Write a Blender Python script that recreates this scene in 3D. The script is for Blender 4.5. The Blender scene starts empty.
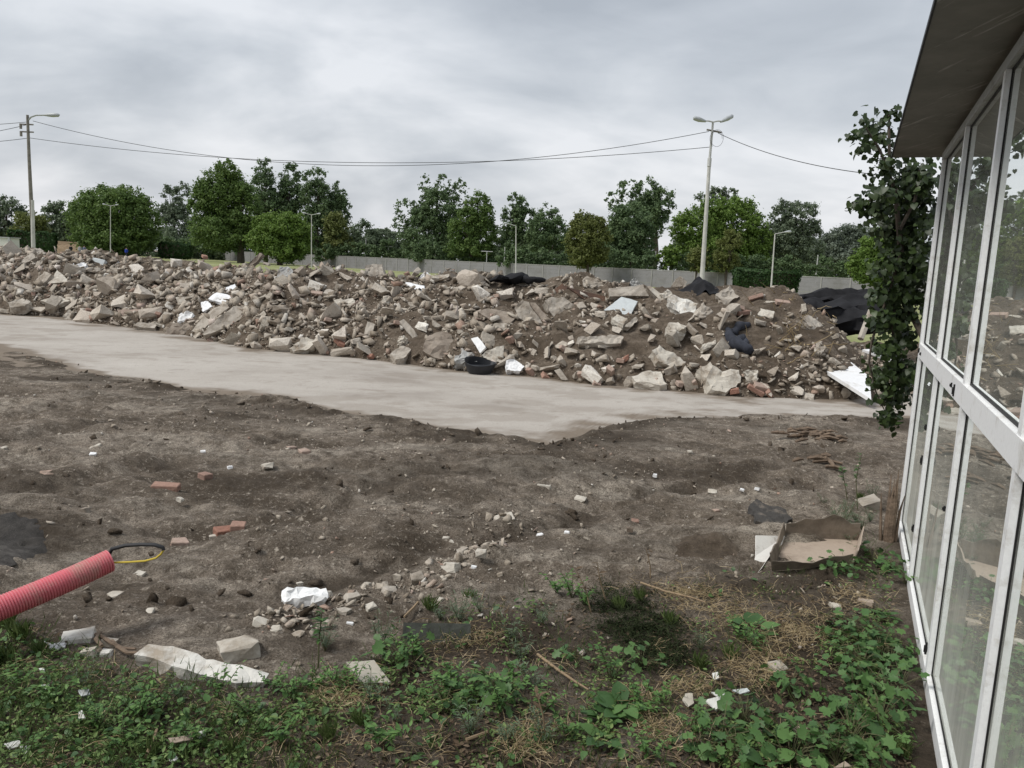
import bpy, bmesh, math, random
import numpy as np
from mathutils import Vector, Matrix, Euler
rnd = random.Random(7)
rng = np.random.default_rng(11)
S = bpy.context.scene
C = S.collection
PI = math.pi
# ---------------------------------------------------------------- camera maths
FPX, CAMH = 790.0, 1.6
_p, _r = math.atan(117 / 790), math.radians(2.75)
cF = np.array([0, math.cos(_p), -math.sin(_p)])
_R0 = np.array([1.0, 0, 0]); _U0 = np.array([0, math.sin(_p), math.cos(_p)])
cR = _R0 * math.cos(_r) + _U0 * math.sin(_r)
cU = -_R0 * math.sin(_r) + _U0 * math.cos(_r)
CAM = np.array([0, 0, CAMH])
def ray(x, y): return cF + cR * (x - 512) / FPX + cU * (384 - y) / FPX
def at_z(x, y, z=0.0):
    d = ray(x, y); return CAM + d * ((z - CAMH) / d[2])
def at_y(x, y, Y):
    d = ray(x, y); return CAM + d * (Y / d[1])
def proj(P):
    v = np.asarray(P, float) - CAM; z = v @ cF
    return 512 + FPX * (v @ cR) / z, 384 - FPX * (v @ cU) / z
# ---------------------------------------------------------------- noise
def _hash(ix, iy, s):
    h = (ix.astype(np.uint64) * np.uint64(374761393) + iy.astype(np.uint64) * np.uint64(668265263) + np.uint64(s * 144269 + 77)) & np.uint64(0xffffffff)
    h = ((h ^ (h >> np.uint64(13))) * np.uint64(1274126177)) & np.uint64(0xffffffff)
    h = h ^ (h >> np.uint64(16))
    return h.astype(np.float64) / 4294967295.0
def vn(x, y, s=0):
    x = np.asarray(x, float); y = np.asarray(y, float)
    fx = np.floor(x); fy = np.floor(y)
    ix = (fx + 100000).astype(np.int64); iy = (fy + 100000).astype(np.int64)
    tx = x - fx; ty = y - fy
    tx = tx * tx * tx * (tx * (tx * 6 - 15) + 10); ty = ty * ty * ty * (ty * (ty * 6 - 15) + 10)
    a = _hash(ix, iy, s); b = _hash(ix + 1, iy, s); c = _hash(ix, iy + 1, s); d = _hash(ix + 1, iy + 1, s)
    return (a + (b - a) * tx) * (1 - ty) + (c + (d - c) * tx) * ty - 0.5
def fbm(x, y, s=0, o=4, g=0.5):
    t = 0; a = 1.0
    for k in range(o):
        t = t + a * vn(x * 2 ** k + 17.3 * k, y * 2 ** k + 9.1 * k, s + k); a *= g
    return t
def sstep(a, b, x):
    t = np.clip((x - a) / (b - a), 0, 1); return t * t * (3 - 2 * t)
# ---------------------------------------------------------------- mesh helpers
def newmesh(name, V, F, mat, smooth=False):
    me = bpy.data.meshes.new(name)
    if isinstance(F, np.ndarray):
        V = np.asarray(V, np.float32); n, k = F.shape
        me.vertices.add(len(V)); me.vertices.foreach_set('co', V.ravel())
        me.loops.add(n * k); me.loops.foreach_set('vertex_index', F.ravel().astype(np.int32))
        me.polygons.add(n); me.polygons.foreach_set('loop_start', np.arange(0, n * k, k, dtype=np.int32))
        me.update(calc_edges=True)
    else:
        me.from_pydata([tuple(map(float, v)) for v in V], [], F); me.update()
    if smooth: me.polygons.foreach_set('use_smooth', [True] * len(me.polygons))
    if mat: me.materials.append(mat)
    return me
def link(name, me, parent=None, loc=None):
    o = bpy.data.objects.new(name, me); C.objects.link(o)
    if parent is not None: o.parent = parent
    if loc is not None: o.location = loc
    return o
def tag(o, label=None, cat=None, group=None, kind=None):
    if label: o['label'] = label
    if cat: o['category'] = cat
    if group: o['group'] = group
    if kind: o['kind'] = kind
    return o
def empty(name, loc, label=None, cat=None, group=None):
    o = bpy.data.objects.new(name, None); C.objects.link(o); o.location = loc
    o.empty_display_size = .1
    return tag(o, label, cat, group)
def copy_tree(o, parent=None):
    c = o.copy(); C.objects.link(c)
    if parent is not None: c.parent = parent
    for ch in list(o.children): copy_tree(ch, c)
    return c
class MB:
    def __init__(s): s.v = []; s.f = []
    def add(s, V, F):
        o = len(s.v); s.v += [tuple(map(float, v)) for v in V]; s.f += [[i + o for i in f] for f in F]; return s
    def box(s, c, d, M=None):
        V = [Vector(((i & 1) - .5, ((i >> 1) & 1) - .5, (i >> 2) - .5)) for i in range(8)]
        V = [Vector((v.x * d[0], v.y * d[1], v.z * d[2])) for v in V]
        if M is not None: V = [M @ v for v in V]
        V = [v + Vector(c) for v in V]
        return s.add(V, [[0, 2, 3, 1], [4, 5, 7, 6], [0, 1, 5, 4], [2, 6, 7, 3], [0, 4, 6, 2], [1, 3, 7, 5]])
    def frame(s, O, ex, ey, ez, lo, hi):     # box in an oriented frame
        V = []
        for i in range(8):
            q = [hi[k] if (i >> k) & 1 else lo[k] for k in range(3)]
            V.append(np.asarray(O) + ex * q[0] + ey * q[1] + ez * q[2])
        return s.add(V, [[0, 2, 3, 1], [4, 5, 7, 6], [0, 1, 5, 4], [2, 6, 7, 3], [0, 4, 6, 2], [1, 3, 7, 5]])
    def tube(s, P, R, n=8):
        P = [Vector(p) for p in P]
        if not hasattr(R, '__len__'): R = [R] * len(P)
        o = len(s.v); up = Vector((0.13, 0.21, 0.97)); u = None
        for i, p in enumerate(P):
            t = (P[min(i + 1, len(P) - 1)] - P[max(i - 1, 0)]).normalized()
            if u is None:
                u = t.cross(up)
                if u.length < .05: u = t.cross(Vector((1, 0, 0)))
            u = (u - t * u.dot(t)).normalized(); w = t.cross(u)
            for k in range(n):
                a = 2 * PI * k / n; s.v.append(tuple(p + (u * math.cos(a) + w * math.sin(a)) * R[i]))
        for i in range(len(P) - 1):
            for k in range(n):
                k2 = (k + 1) % n; s.f.append([o + i * n + k, o + i * n + k2, o + (i + 1) * n + k2, o + (i + 1) * n + k])
        s.f.append([o + k for k in range(n)][::-1]); e = o + (len(P) - 1) * n; s.f.append([e + k for k in range(n)])
        return s
    def build(s, name, mat, parent=None, smooth=False, org=None, loc=None):
        V = s.v
        if org is not None: V = [(v[0] - org[0], v[1] - org[1], v[2] - org[2]) for v in V]
        me = newmesh(name, V, s.f, mat, smooth)
        if smooth:
            try: me.set_sharp_from_angle(angle=math.radians(45))
            except Exception: pass
        return link(name, me, parent, loc)
# ---------------------------------------------------------------- materials
def mat(name):
    m = bpy.data.materials.new(name); m.use_nodes = True
    nt = m.node_tree; b = nt.nodes['Principled BSDF']
    return m, nt, b
def N(nt, t, **kw):
    n = nt.nodes.new(t)
    for k, v in kw.items():
        if k.startswith('i_'): n.inputs[k[2:].replace('_', ' ')].default_value = v
        else: setattr(n, k, v)
    return n
def ramp(nt, fac, stops, mode='LINEAR'):
    r = nt.nodes.new('ShaderNodeValToRGB'); cr = r.color_ramp; cr.interpolation = mode
    while len(cr.elements) > 1: cr.elements.remove(cr.elements[-1])
    cr.elements[0].position = stops[0][0]; cr.elements[0].color = (*stops[0][1], 1)
    for p, c in stops[1:]:
        e = cr.elements.new(p); e.color = (*c, 1)
    nt.links.new(fac, r.inputs[0]); return r.outputs[0]
def mixc(nt, fac, a, b, mode='MIX'):
    n = nt.nodes.new('ShaderNodeMix'); n.data_type = 'RGBA'; n.blend_type = mode
    for v, i in ((fac, 0), (a, 6), (b, 7)):
        if hasattr(v, 'is_output') or hasattr(v, 'links'): nt.links.new(v, n.inputs[i])
        elif i == 0: n.inputs[0].default_value = v
        else: n.inputs[i].default_value = (*v, 1)
    return n.outputs[2]
def noise(nt, scale, detail=4, rough=.55, vec=None, dist=0):
    n = N(nt, 'ShaderNodeTexNoise'); n.inputs['Scale'].default_value = scale; n.inputs['Detail'].default_value = detail
    n.inputs['Roughness'].default_value = rough; n.inputs['Distortion'].default_value = dist
    if vec is not None: nt.links.new(vec, n.inputs['Vector'])
    return n.outputs['Fac']
def voro(nt, scale, vec=None, out='Distance', feature='F1'):
    n = N(nt, 'ShaderNodeTexVoronoi'); n.inputs['Scale'].default_value = scale; n.feature = feature
    if vec is not None: nt.links.new(vec, n.inputs['Vector'])
    return n.outputs[out]
def coords(nt, kind='Object', scale=None, rot=None):
    t = N(nt, 'ShaderNodeTexCoord').outputs[kind] if kind != 'Position' else N(nt, 'ShaderNodeNewGeometry').outputs['Position']
    if scale or rot:
        m = N(nt, 'ShaderNodeMapping'); nt.links.new(t, m.inputs[0])
        if scale: m.inputs['Scale'].default_value = scale
        if rot: m.inputs['Rotation'].default_value = rot
        t = m.outputs[0]
    return t
def bump(nt, b, h, strength=.5, dist=.02):
    n = N(nt, 'ShaderNodeBump'); n.inputs['Strength'].default_value = strength; n.inputs['Distance'].default_value = dist
    nt.links.new(h, n.inputs['Height']); nt.links.new(n.outputs[0], b.inputs['Normal'])
def plain(name, col, rough=.7, metal=0, nscale=8, amt=.25, bstr=.15, kind='Object', spec=.3, bd=.01):
    m, nt, b = mat(name); v = coords(nt, kind)
    f = noise(nt, nscale, 6, .65, v)
    lo = tuple(c * (1 - amt) for c in col); hi = tuple(min(1, c * (1 + amt)) for c in col)
    nt.links.new(ramp(nt, f, [(.3, lo), (.7, hi)]), b.inputs['Base Color'])
    b.inputs['Roughness'].default_value = rough; b.inputs['Metallic'].default_value = metal
    b.inputs['Specular IOR Level'].default_value = spec
    if bstr: bump(nt, b, noise(nt, nscale * 4, 5, .6, v), bstr, bd)
    return m
def dirty(name, col, dirt=(.16, .13, .10), amt=.5, scale=3, rough=.8, bstr=.4, spec=.25, bd=.02):   # object with irregular soil stains
    m, nt, b = mat(name); v = coords(nt, 'Position')
    f = noise(nt, scale, 8, .7, v); f2 = noise(nt, scale * 9, 6, .7, v)
    base = mixc(nt, f2, tuple(c * .8 for c in col), tuple(min(.9, c * 1.15) for c in col))
    k = ramp(nt, f, [(.62 - amt * .35, (0, 0, 0)), (.74 - amt * .2, (1, 1, 1))])
    nt.links.new(mixc(nt, k, base, dirt), b.inputs['Base Color'])
    b.inputs['Roughness'].default_value = rough; b.inputs['Specular IOR Level'].default_value = spec
    bump(nt, b, f2, bstr, bd)
    return m
M = {}
def mk_rubble(name, stops, island=False, speck=True):
    m, nt, b = mat(name); v = coords(nt, 'Position')
    r = N(nt, 'ShaderNodeNewGeometry').outputs['Random Per Island'] if island else N(nt, 'ShaderNodeObjectInfo').outputs['Random']
    base = ramp(nt, r, stops)
    f = noise(nt, 7, 8, .72, v); f2 = noise(nt, 38, 5, .65, v)
    base = mixc(nt, ramp(nt, f2, [(.35, (0, 0, 0)), (.7, (1, 1, 1))]), mixc(nt, 1, base, (.72, .70, .68), 'MULTIPLY'), base)
    if speck:      # soil clinging in irregular patches
        base = mixc(nt, ramp(nt, f, [(.55, (0, 0, 0)), (.68, (.75, .75, .75))]), base, (.17, .135, .10))
    nt.links.new(base, b.inputs['Base Color']); b.inputs['Roughness'].default_value = .95; b.inputs['Specular IOR Level'].default_value = .15
    bump(nt, b, f2, .7, .02)
    return m
CON = [(0, (0.594, 0.539, 0.462)), (.2, (0.479, 0.431, 0.367)), (.42, (0.376, 0.338, 0.282)), (.6, (0.662, 0.608, 0.530)), (.74, (0.286, 0.246, 0.200)), (.86, (0.617, 0.551, 0.474)), (1, (0.846, 0.814, 0.744))]
M['concrete'] = mk_rubble('concrete_rubble', CON)
M['frag'] = mk_rubble('rubble_fragments', [(0, (0.539, 0.484, 0.406)), (.3, (0.382, 0.332, 0.271)), (.5, (0.259, 0.214, 0.167)), (.7, (0.594, 0.536, 0.454)), (.86, (0.471, 0.389, 0.321)), (.92, (0.404, 0.270, 0.210)), (.95, (0.740, 0.709, 0.653)), (1, (0.426, 0.383, 0.321))], island=True, speck=False)
M['brick'] = mk_rubble('brick_red', [(0, (.33, .175, .13)), (.4, (.40, .255, .20)), (.7, (.31, .20, .16)), (1, (.44, .32, .26))])
M['palebrick'] = mk_rubble('brick_pale', [(0, (.45, .33, .27)), (1, (.5, .4, .34))])
M['pale'] = dirty('plaster_slab', (0.527, 0.488, 0.421), (0.274, 0.223, 0.170), .45, 4)
M['white'] = dirty('white_board', (.80, .80, .80), (.50, .47, .42), .22, 3, .6, .15)
M['bluegrey'] = dirty('pale_panel', (.52, .55, .55), (.35, .33, .30), .3, 3, .55, .1)
M['palewhite'] = dirty('whitened_concrete', (.66, .64, .59), (.33, .28, .22), .4, 5)
M['midgrey'] = dirty('grey_concrete', (0.433, 0.390, 0.333), (0.194, 0.160, 0.124), .5, 3)
M['brownslab'] = dirty('brown_slab', (.29, .245, .20), (.14, .11, .085), .5, 3)
M['upgrey'] = dirty('cool_slab', (.40, .40, .385), (.24, .21, .18), .35, 4)
M['rust'] = dirty('rusty_steel', (.13, .075, .05), (.07, .045, .035), .6, 4, .85, .3)
M['felt'] = plain('black_felt', (.018, .018, .020), .9, 0, 5, .35, .3, spec=.2)
M['tub'] = plain('black_plastic', (.02, .022, .026), .45, 0, 6, .3, .1, spec=.4)
M['cloth'] = plain('blue_cloth', (.034, .037, .048), .9, 0, 12, .4, .4)
def mk_soil(name, dark, mid, light, scale=1.0, sp=True, bs=.9):
    m, nt, b = mat(name); v = coords(nt, 'Position')
    va = coords(nt, 'Position', (1, 2.6, 1), (0, 0, -.35))
    f = noise(nt, .55 * scale, 7, .65, va, .6); g = noise(nt, 9 * scale, 8, .75, v); h = noise(nt, 45 * scale, 5, .75, v)
    col = ramp(nt, f, [(.36, dark), (.49, mid), (.62, light)])
    col = mixc(nt, ramp(nt, g, [(.36, (.9, .9, .9)), (.58, (0, 0, 0))]), col, tuple(c * .8 for c in dark))
    col = mixc(nt, ramp(nt, h, [(.55, (0, 0, 0)), (.75, (.6, .6, .6))]), col, tuple(c * 1.5 for c in light))
    if sp:                                                    # small stones
        vo = N(nt, 'ShaderNodeTexVoronoi'); vo.inputs['Scale'].default_value = 28; nt.links.new(v, vo.inputs['Vector'])
        k = ramp(nt, vo.outputs['Distance'], [(.18, (1, 1, 1)), (.26, (0, 0, 0))])
        sx = N(nt, 'ShaderNodeSeparateColor'); nt.links.new(vo.outputs['Color'], sx.inputs[0])
        pick = ramp(nt, sx.outputs[0], [(.93, (0, 0, 0)), (.94, (1, 1, 1))])
        mm = N(nt, 'ShaderNodeMath', operation='MULTIPLY'); nt.links.new(k, mm.inputs[0]); nt.links.new(pick, mm.inputs[1])
        col = mixc(nt, mm.outputs[0], col, ramp(nt, sx.outputs[1], [(0, (.2, .17, .14)), (.7, (.33, .29, .25)), (1, (.42, .38, .34))]))
    if name == 'churned_soil':
        fine = noise(nt, 120, 3, .8, v); col = mixc(nt, ramp(nt, fine, [(.40, (.75, .75, .75)), (.52, (0, 0, 0))]), col, tuple(c * .6 for c in dark))
        col = mixc(nt, ramp(nt, noise(nt, 22, 4, .8, v), [(.57, (0, 0, 0)), (.68, (.8, .8, .8))]), col, tuple(c * 1.15 for c in light))
        col = mixc(nt, N(nt, 'ShaderNodeAttribute', attribute_name='damp').outputs['Fac'], col, mixc(nt, g, (.035, .027, .02), (.085, .066, .048)))
    nt.links.new(col, b.inputs['Base Color']); b.inputs['Roughness'].default_value = .95; b.inputs['Specular IOR Level'].default_value = .12
    ad = N(nt, 'ShaderNodeMath', operation='MULTIPLY_ADD'); nt.links.new(g, ad.inputs[0]); ad.inputs[1].default_value = 1.6; nt.links.new(h, ad.inputs[2])
    bump(nt, b, ad.outputs[0], bs, .03)
    return m
M['soil'] = mk_soil('churned_soil', (.11, .087, .065), (.30, .25, .20), (.49, .43, .355), 1.0)
M['mound'] = mk_soil('mound_soil', (.10, .077, .056), (.165, .130, .098), (.25, .205, .16), 2.0)
M['tar'] = mk_soil('tarry_soil', (.05, .046, .042), (.075, .069, .063), (.12, .11, .10), 2.0, False, .5)
def mk_road():
    m, nt, b = mat('worn_concrete_road'); v = coords(nt, 'Position'); va = coords(nt, 'Position', (.8, 1.4, 1), (0, 0, -.3))
    f = noise(nt, .5, 9, .66, va, .4); g = noise(nt, 5, 8, .7, v); h = noise(nt, 60, 4, .7, v)
    col = ramp(nt, f, [(.28, (.30, .268, .235)), (.46, (.41, .375, .333)), (.7, (.49, .455, .41))])
    col = mixc(nt, ramp(nt, g, [(.55, (0, 0, 0)), (.75, (.7, .7, .7))]), col, (.24, .205, .17))
    col = mixc(nt, N(nt, 'ShaderNodeAttribute', attribute_name='dirt').outputs['Fac'], col, mixc(nt, g, (.10, .078, .057), (.26, .21, .16)))
    st = noise(nt, 1.1, 8, .72, coords(nt, 'Position', (.7, 1.3, 1), (0, 0, -.25)), .3)
    col = mixc(nt, ramp(nt, st, [(.60, (0, 0, 0)), (.72, (.5, .5, .5))]), col, (.20, .17, .14))
    col = mixc(nt, ramp(nt, h, [(.4, (.3, .3, .3)), (.6, (0, 0, 0))]), col, (.24, .21, .18))
    nt.links.new(col, b.inputs['Base Color']); b.inputs['Roughness'].default_value = .93; b.inputs['Specular IOR Level'].default_value = .15
    bump(nt, b, h, .35, .01); return m
M['road'] = mk_road()
M['lawn'] = mk_soil('field_grass', (.19, .215, .075), (.28, .29, .14), (.34, .34, .20), .15, False, .3)
M['bank'] = mk_soil('bare_bank', (.16, .115, .07), (.22, .16, .10), (.27, .2, .13), .3, False, .3)
def mk_leaf(name, stops, rough=.6, trans=.38, spec=.3, island=True):
    m, nt, b = mat(name)
    r = N(nt, 'ShaderNodeNewGeometry').outputs['Random Per Island']
    at = N(nt, 'ShaderNodeAttribute', attribute_name='tint').outputs['Fac']
    ad = N(nt, 'ShaderNodeMath', operation='MULTIPLY_ADD'); nt.links.new(r, ad.inputs[0]); ad.inputs[1].default_value = .45; nt.links.new(at, ad.inputs[2])
    col = ramp(nt, ad.outputs[0], stops)
    nt.links.new(col, b.inputs['Base Color']); b.inputs['Roughness'].default_value = rough; b.inputs['Specular IOR Level'].default_value = spec
    tr = N(nt, 'ShaderNodeBsdfTranslucent'); nt.links.new(col, tr.inputs[0])
    mx = N(nt, 'ShaderNodeMixShader'); mx.inputs[0].default_value = trans
    nt.links.new(b.outputs[0], mx.inputs[1]); nt.links.new(tr.outputs[0], mx.inputs[2])
    nt.links.new(mx.outputs[0], nt.nodes['Material Output'].inputs[0]); return m
def greens(d, m_, l): return [(.0, d), (.5, m_), (1, l)]
M['tree_deep'] = mk_leaf('foliage_deep', greens((0.068, 0.116, 0.033), (0.116, 0.185, 0.049), (0.185, 0.260, 0.076)))
M['tree_bright'] = mk_leaf('foliage_bright', greens((0.079, 0.138, 0.026), (0.138, 0.223, 0.044), (0.210, 0.295, 0.079)))
M['tree_grey'] = mk_leaf('foliage_grey', greens((0.088, 0.121, 0.076), (0.148, 0.189, 0.121), (0.226, 0.271, 0.185)))
M['tree_olive'] = mk_leaf('foliage_olive', greens((0.088, 0.112, 0.031), (0.149, 0.173, 0.051), (0.214, 0.235, 0.079)))
M['tree_dark'] = mk_leaf('foliage_dark', greens((0.072, 0.113, 0.052), (0.120, 0.181, 0.081), (0.196, 0.264, 0.123)))
M['tree_far'] = mk_leaf('foliage_far', greens((0.097, 0.136, 0.083), (0.158, 0.205, 0.125), (0.233, 0.285, 0.177)))  # distance haze is put into the leaf colour as a paler green
M['tree_pale'] = mk_leaf('foliage_pale', greens((0.115, 0.144, 0.109), (0.172, 0.207, 0.161), (0.230, 0.265, 0.207)))  # slight haze over the far tree, painted into its leaf tones
M['hedge'] = mk_leaf('foliage_hedge', greens((0.022, 0.050, 0.017), (0.042, 0.087, 0.025), (0.070, 0.126, 0.039)))
M['vine'] = mk_leaf('vine_leaves', greens((0.015, 0.027, 0.009), (0.030, 0.051, 0.014), (0.062, 0.099, 0.025)), .45, .2, .4)
M['weed'] = mk_leaf('weed_leaves', greens((0.038, 0.085, 0.029), (0.074, 0.153, 0.046), (0.125, 0.227, 0.068)), .5, .25, .35)
M['weedlight'] = mk_leaf('bright_weed_leaves', greens((0.059, 0.131, 0.037), (0.111, 0.216, 0.059), (0.184, 0.315, 0.092)), .5, .3, .35)
M['weedgrey'] = mk_leaf('greyish_weed_leaves', greens((0.060, 0.096, 0.054), (0.108, 0.156, 0.090), (0.180, 0.228, 0.144)), .6, .2, .3)
M['under'] = mk_leaf('ground_cover', greens((0.070, 0.116, 0.037), (0.132, 0.209, 0.062), (0.233, 0.310, 0.106)), .6, .25, .3)
M['grass'] = mk_leaf('grass_blades', greens((0.056, 0.088, 0.025), (0.100, 0.150, 0.044), (0.188, 0.225, 0.088)), .6, .3, .3)
M['straw'] = mk_leaf('dry_straw', greens((0.329, 0.248, 0.138), (0.525, 0.415, 0.250), (0.708, 0.595, 0.400)), .8, .2, .2)
M['litter'] = mk_leaf('leaf_litter', greens((.045, .032, .022), (.11, .078, .052), (.24, .185, .13)), .9, .05, .1)
M['moss'] = mk_leaf('dark_moss', greens((.012, .018, .008), (.024, .033, .014), (.04, .05, .022)), .9, .1, .1)
M['stem'] = plain('plant_stem', (.10, .10, .05), .8)
M['drystem'] = plain('dry_stem', (.26, .19, .12), .85)
M['bark'] = plain('bark', (.085, .07, .055), .95, 0, 6, .4, .6)
M['deadwood'] = plain('dead_wood', (.17, .125, .09), .95, 0, 14, .5, .8)
M['postconc'] = plain('pole_concrete', (.50, .49, .47), .85, 0, 3, .2, .2)
M['postwood'] = plain('pole_wood', (.20, .185, .165), .9, 0, 4, .3, .3)
M['poststeel'] = plain('pole_steel', (.50, .50, .49), .55, .2, 2, .2, .1)
M['lamp'] = plain('lamp_shell', (.42, .44, .45), .5, .1, 6, .15, .05)
M['wire'] = plain('cable_black', (.03, .03, .032), .6, 0, 5, .2, 0)
M['fence'] = dirty('fence_concrete', (.245, .24, .245), (.19, .185, .18), .4, .5, .9, .3)
M['fencepost'] = dirty('fence_post', (.30, .295, .285), (.22, .215, .20), .4, .7, .9, .3)
M['aluwhite'] = dirty('white_paint_frame', (.84, .85, .85), (.52, .50, .46), .2, 9, .45, .08, .45, .004)
M['sash'] = dirty('grey_sash', (.40, .41, .41), (.24, .23, .21), .3, 8, .5, .1, .4, .004)
M['gasket'] = plain('black_gasket', (.012, .012, .012), .6, 0, 20, .2, 0)
def mk_soffit():
    m, nt, b = mat('soffit_board'); v = coords(nt, 'Position', (16, .9, 1), (0, 0, math.radians(23) + .05)); v2 = coords(nt, 'Position')
    f = noise(nt, 1, 6, .7, v); g = noise(nt, 2.4, 7, .7, v2)
    col = mixc(nt, ramp(nt, g, [(.35, (0, 0, 0)), (.7, (1, 1, 1))]), (.13, .123, .104), (.215, .202, .175))
    col = mixc(nt, ramp(nt, f, [(.57, (0, 0, 0)), (.66, (.8, .8, .8))]), col, (.46, .44, .40))
    col = mixc(nt, ramp(nt, noise(nt, 9, 6, .75, v2), [(.66, (0, 0, 0)), (.72, (.8, .8, .8))]), col, (.07, .06, .05))
    nt.links.new(col, b.inputs['Base Color']); b.inputs['Roughness'].default_value = .75; bump(nt, b, f, .2, .004); return m
M['soffit'] = mk_soffit()
M['roofing'] = plain('roof_edge', (.12, .115, .11), .7)
M['interior'] = plain('interior_wall', (.30, .29, .27), .9, 0, 2, .2, .1)
M['intfloor'] = plain('interior_floor', (.16, .15, .135), .8, 0, 2, .3, .1)
M['conduit'] = dirty('red_conduit', (.66, .17, .20), (.46, .27, .23), .42, 7, .5, .05, .4, .002)
M['yellow'] = plain('yellow_insulation', (.60, .45, .06), .5, 0, 10, .1, 0)
M['card'] = dirty('cardboard', (.24, .20, .16), (.12, .10, .08), .5, 5, .9, .15, .2, .004)
M['cardlight'] = dirty('cardboard_inside', (.38, .31, .25), (.24, .19, .15), .3, 5, .9, .15, .2, .004)
M['flap'] = dirty('white_flap', (.66, .64, .60), (.30, .26, .21), .2, 9, .8, .2, .2, .004)
M['asphalt'] = dirty('asphalt', (.06, .056, .052), (.20, .17, .14), .35, 9, .9, .6)
M['foam'] = plain('white_foam', (.80, .80, .79), .7, 0, 9, .1, .3)
M['tile'] = dirty('beige_tile', (.40, .37, .31), (.22, .19, .15), .3, 6, .7, .1)
M['plank'] = plain('dark_plank', (.055, .058, .05), .9, 0, 12, .35, .5)
M['shard'] = plain('white_shard', (.60, .60, .56), .6, 0, 9, .12, .1)
M['skin'] = plain('skin', (.42, .27, .2), .6)
def mk_glass():
    m, nt, b = mat('dusty_glass'); out = nt.nodes['Material Output']; nt.nodes.remove(b)
    v = coords(nt, 'Position')
    tr = N(nt, 'ShaderNodeBsdfTransparent'); tr.inputs[0].default_value = (.62, .67, .64, 1)
    gl = N(nt, 'ShaderNodeBsdfGlossy'); gl.inputs['Roughness'].default_value = .012; gl.inputs[0].default_value = (.92, .95, .94, 1)
    fr = N(nt, 'ShaderNodeFresnel'); fr.inputs[0].default_value = 1.55
    ad = N(nt, 'ShaderNodeMath', operation='MULTIPLY_ADD'); nt.links.new(fr.outputs[0], ad.inputs[0]); ad.inputs[1].default_value = 1.25; ad.inputs[2].default_value = .10
    mx = N(nt, 'ShaderNodeMixShader'); nt.links.new(ad.outputs[0], mx.inputs[0]); nt.links.new(tr.outputs[0], mx.inputs[1]); nt.links.new(gl.outputs[0], mx.inputs[2])
    df = N(nt, 'ShaderNodeBsdfDiffuse'); df.inputs[0].default_value = (.60, .61, .55, 1)
    # dust: a film with wiped and rain-run patches, thicker towards the sill where rain splashes it
    s = coords(nt, 'Position', (7, 7, .8)); f = noise(nt, 1.2, 6, .65, s); g = noise(nt, 30, 4, .7, v)
    sp = N(nt, 'ShaderNodeSeparateXYZ'); nt.links.new(v, sp.inputs[0])
    lowr = ramp(nt, sp.outputs[2], [(0, (.80, .80, .80)), (.35, (.55, .55, .55)), (1, (.18, .18, .18))])
    m1 = N(nt, 'ShaderNodeMath', operation='MULTIPLY'); nt.links.new(lowr, m1.inputs[0]); nt.links.new(ramp(nt, f, [(.3, (.6, .6, .6)), (.7, (1, 1, 1))]), m1.inputs[1])
    # white paint spatters
    s2 = coords(nt, 'Position', (60, 60, 3.2)); d = ramp(nt, noise(nt, 1, 3, .6, s2), [(.66, (0, 0, 0)), (.70, (.55, .55, .55))])
    zb = ramp(nt, sp.outputs[2], [(1.42 / 3, (0, 0, 0)), (1.5 / 3, (1, 1, 1)), (1.62 / 3, (.8, .8, .8)), (1.8 / 3, (0, 0, 0))])
    zz = N(nt, 'ShaderNodeMath', operation='DIVIDE'); nt.links.new(sp.outputs[2], zz.inputs[0]); zz.inputs[1].default_value = 3
    nt.links.new(zz.outputs[0], zb.node.inputs[0])
    m2 = N(nt, 'ShaderNodeMath', operation='MULTIPLY'); nt.links.new(d, m2.inputs[0]); nt.links.new(zb, m2.inputs[1])
    m3 = N(nt, 'ShaderNodeMath', operation='MAXIMUM'); nt.links.new(m1.outputs[0], m3.inputs[0]); nt.links.new(m2.outputs[0], m3.inputs[1])
    m4 = N(nt, 'ShaderNodeMath', operation='MULTIPLY_ADD'); nt.links.new(ramp(nt, g, [(.6, (0, 0, 0)), (.75, (1, 1, 1))]), m4.inputs[0]); m4.inputs[1].default_value = .06; nt.links.new(m3.outputs[0], m4.inputs[2])
    m5 = N(nt, 'ShaderNodeMixShader'); nt.links.new(m4.outputs[0], m5.inputs[0]); nt.links.new(mx.outputs[0], m5.inputs[1]); nt.links.new(df.outputs[0], m5.inputs[2])
    nt.links.new(m5.outputs[0], out.inputs[0]); return m
M['glass'] = mk_glass()
# ---------------------------------------------------------------- terrain functions
_toe_px = [(0, 314), (62, 317), (82, 322), (160, 331), (250, 348), (368, 359), (463, 371), (540, 377), (592, 384), (660, 389), (730, 396), (800, 399), (842, 400)]
_toe = np.array([at_z(*q)[:2] for q in _toe_px])
_tx = np.concatenate([[-30, -18], _toe[:, 0], [5.2, 6.2, 7.5, 9.0, 20]])
_ty = np.concatenate([[32, 22.6], _toe[:, 1], [11.1, 12.2, 13.2, 13.8, 15]])
def toeY(X): return np.interp(X, _tx, _ty)
_near_px = [(0, 346), (30, 351), (82, 367), (145, 380), (192, 390), (256, 396), (331, 409), (393, 418), (470, 432), (545, 447), (600, 431), (650, 416), (700, 413), (760, 417), (865, 421)]
_near = np.array([at_z(*q)[:2] for q in _near_px])
_nx = np.concatenate([[-40], _near[:, 0], [14]]); _ny = np.concatenate([[24], _near[:, 1], [9.6]])
def nearY(X): return np.interp(X, _nx, _ny)
_hx = [-30, -16, -11.6, -10.0, -7.5, -5.5, -4.2, -3.2, -1.7, -.5, .4, 1.2, 2.2, 3.2, 4.0, 4.6, 5.2, 5.8, 6.3, 6.9, 8, 20]
_hh = [1.3, 1.3, 1.35, 1.34, 1.10, 1.22, 1.22, 1.22, 1.28, 1.30, 1.25, 1.40, 1.39, 1.36, 1.38, 1.42, 1.08, .66, .35, .28, .3, .3]
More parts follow.
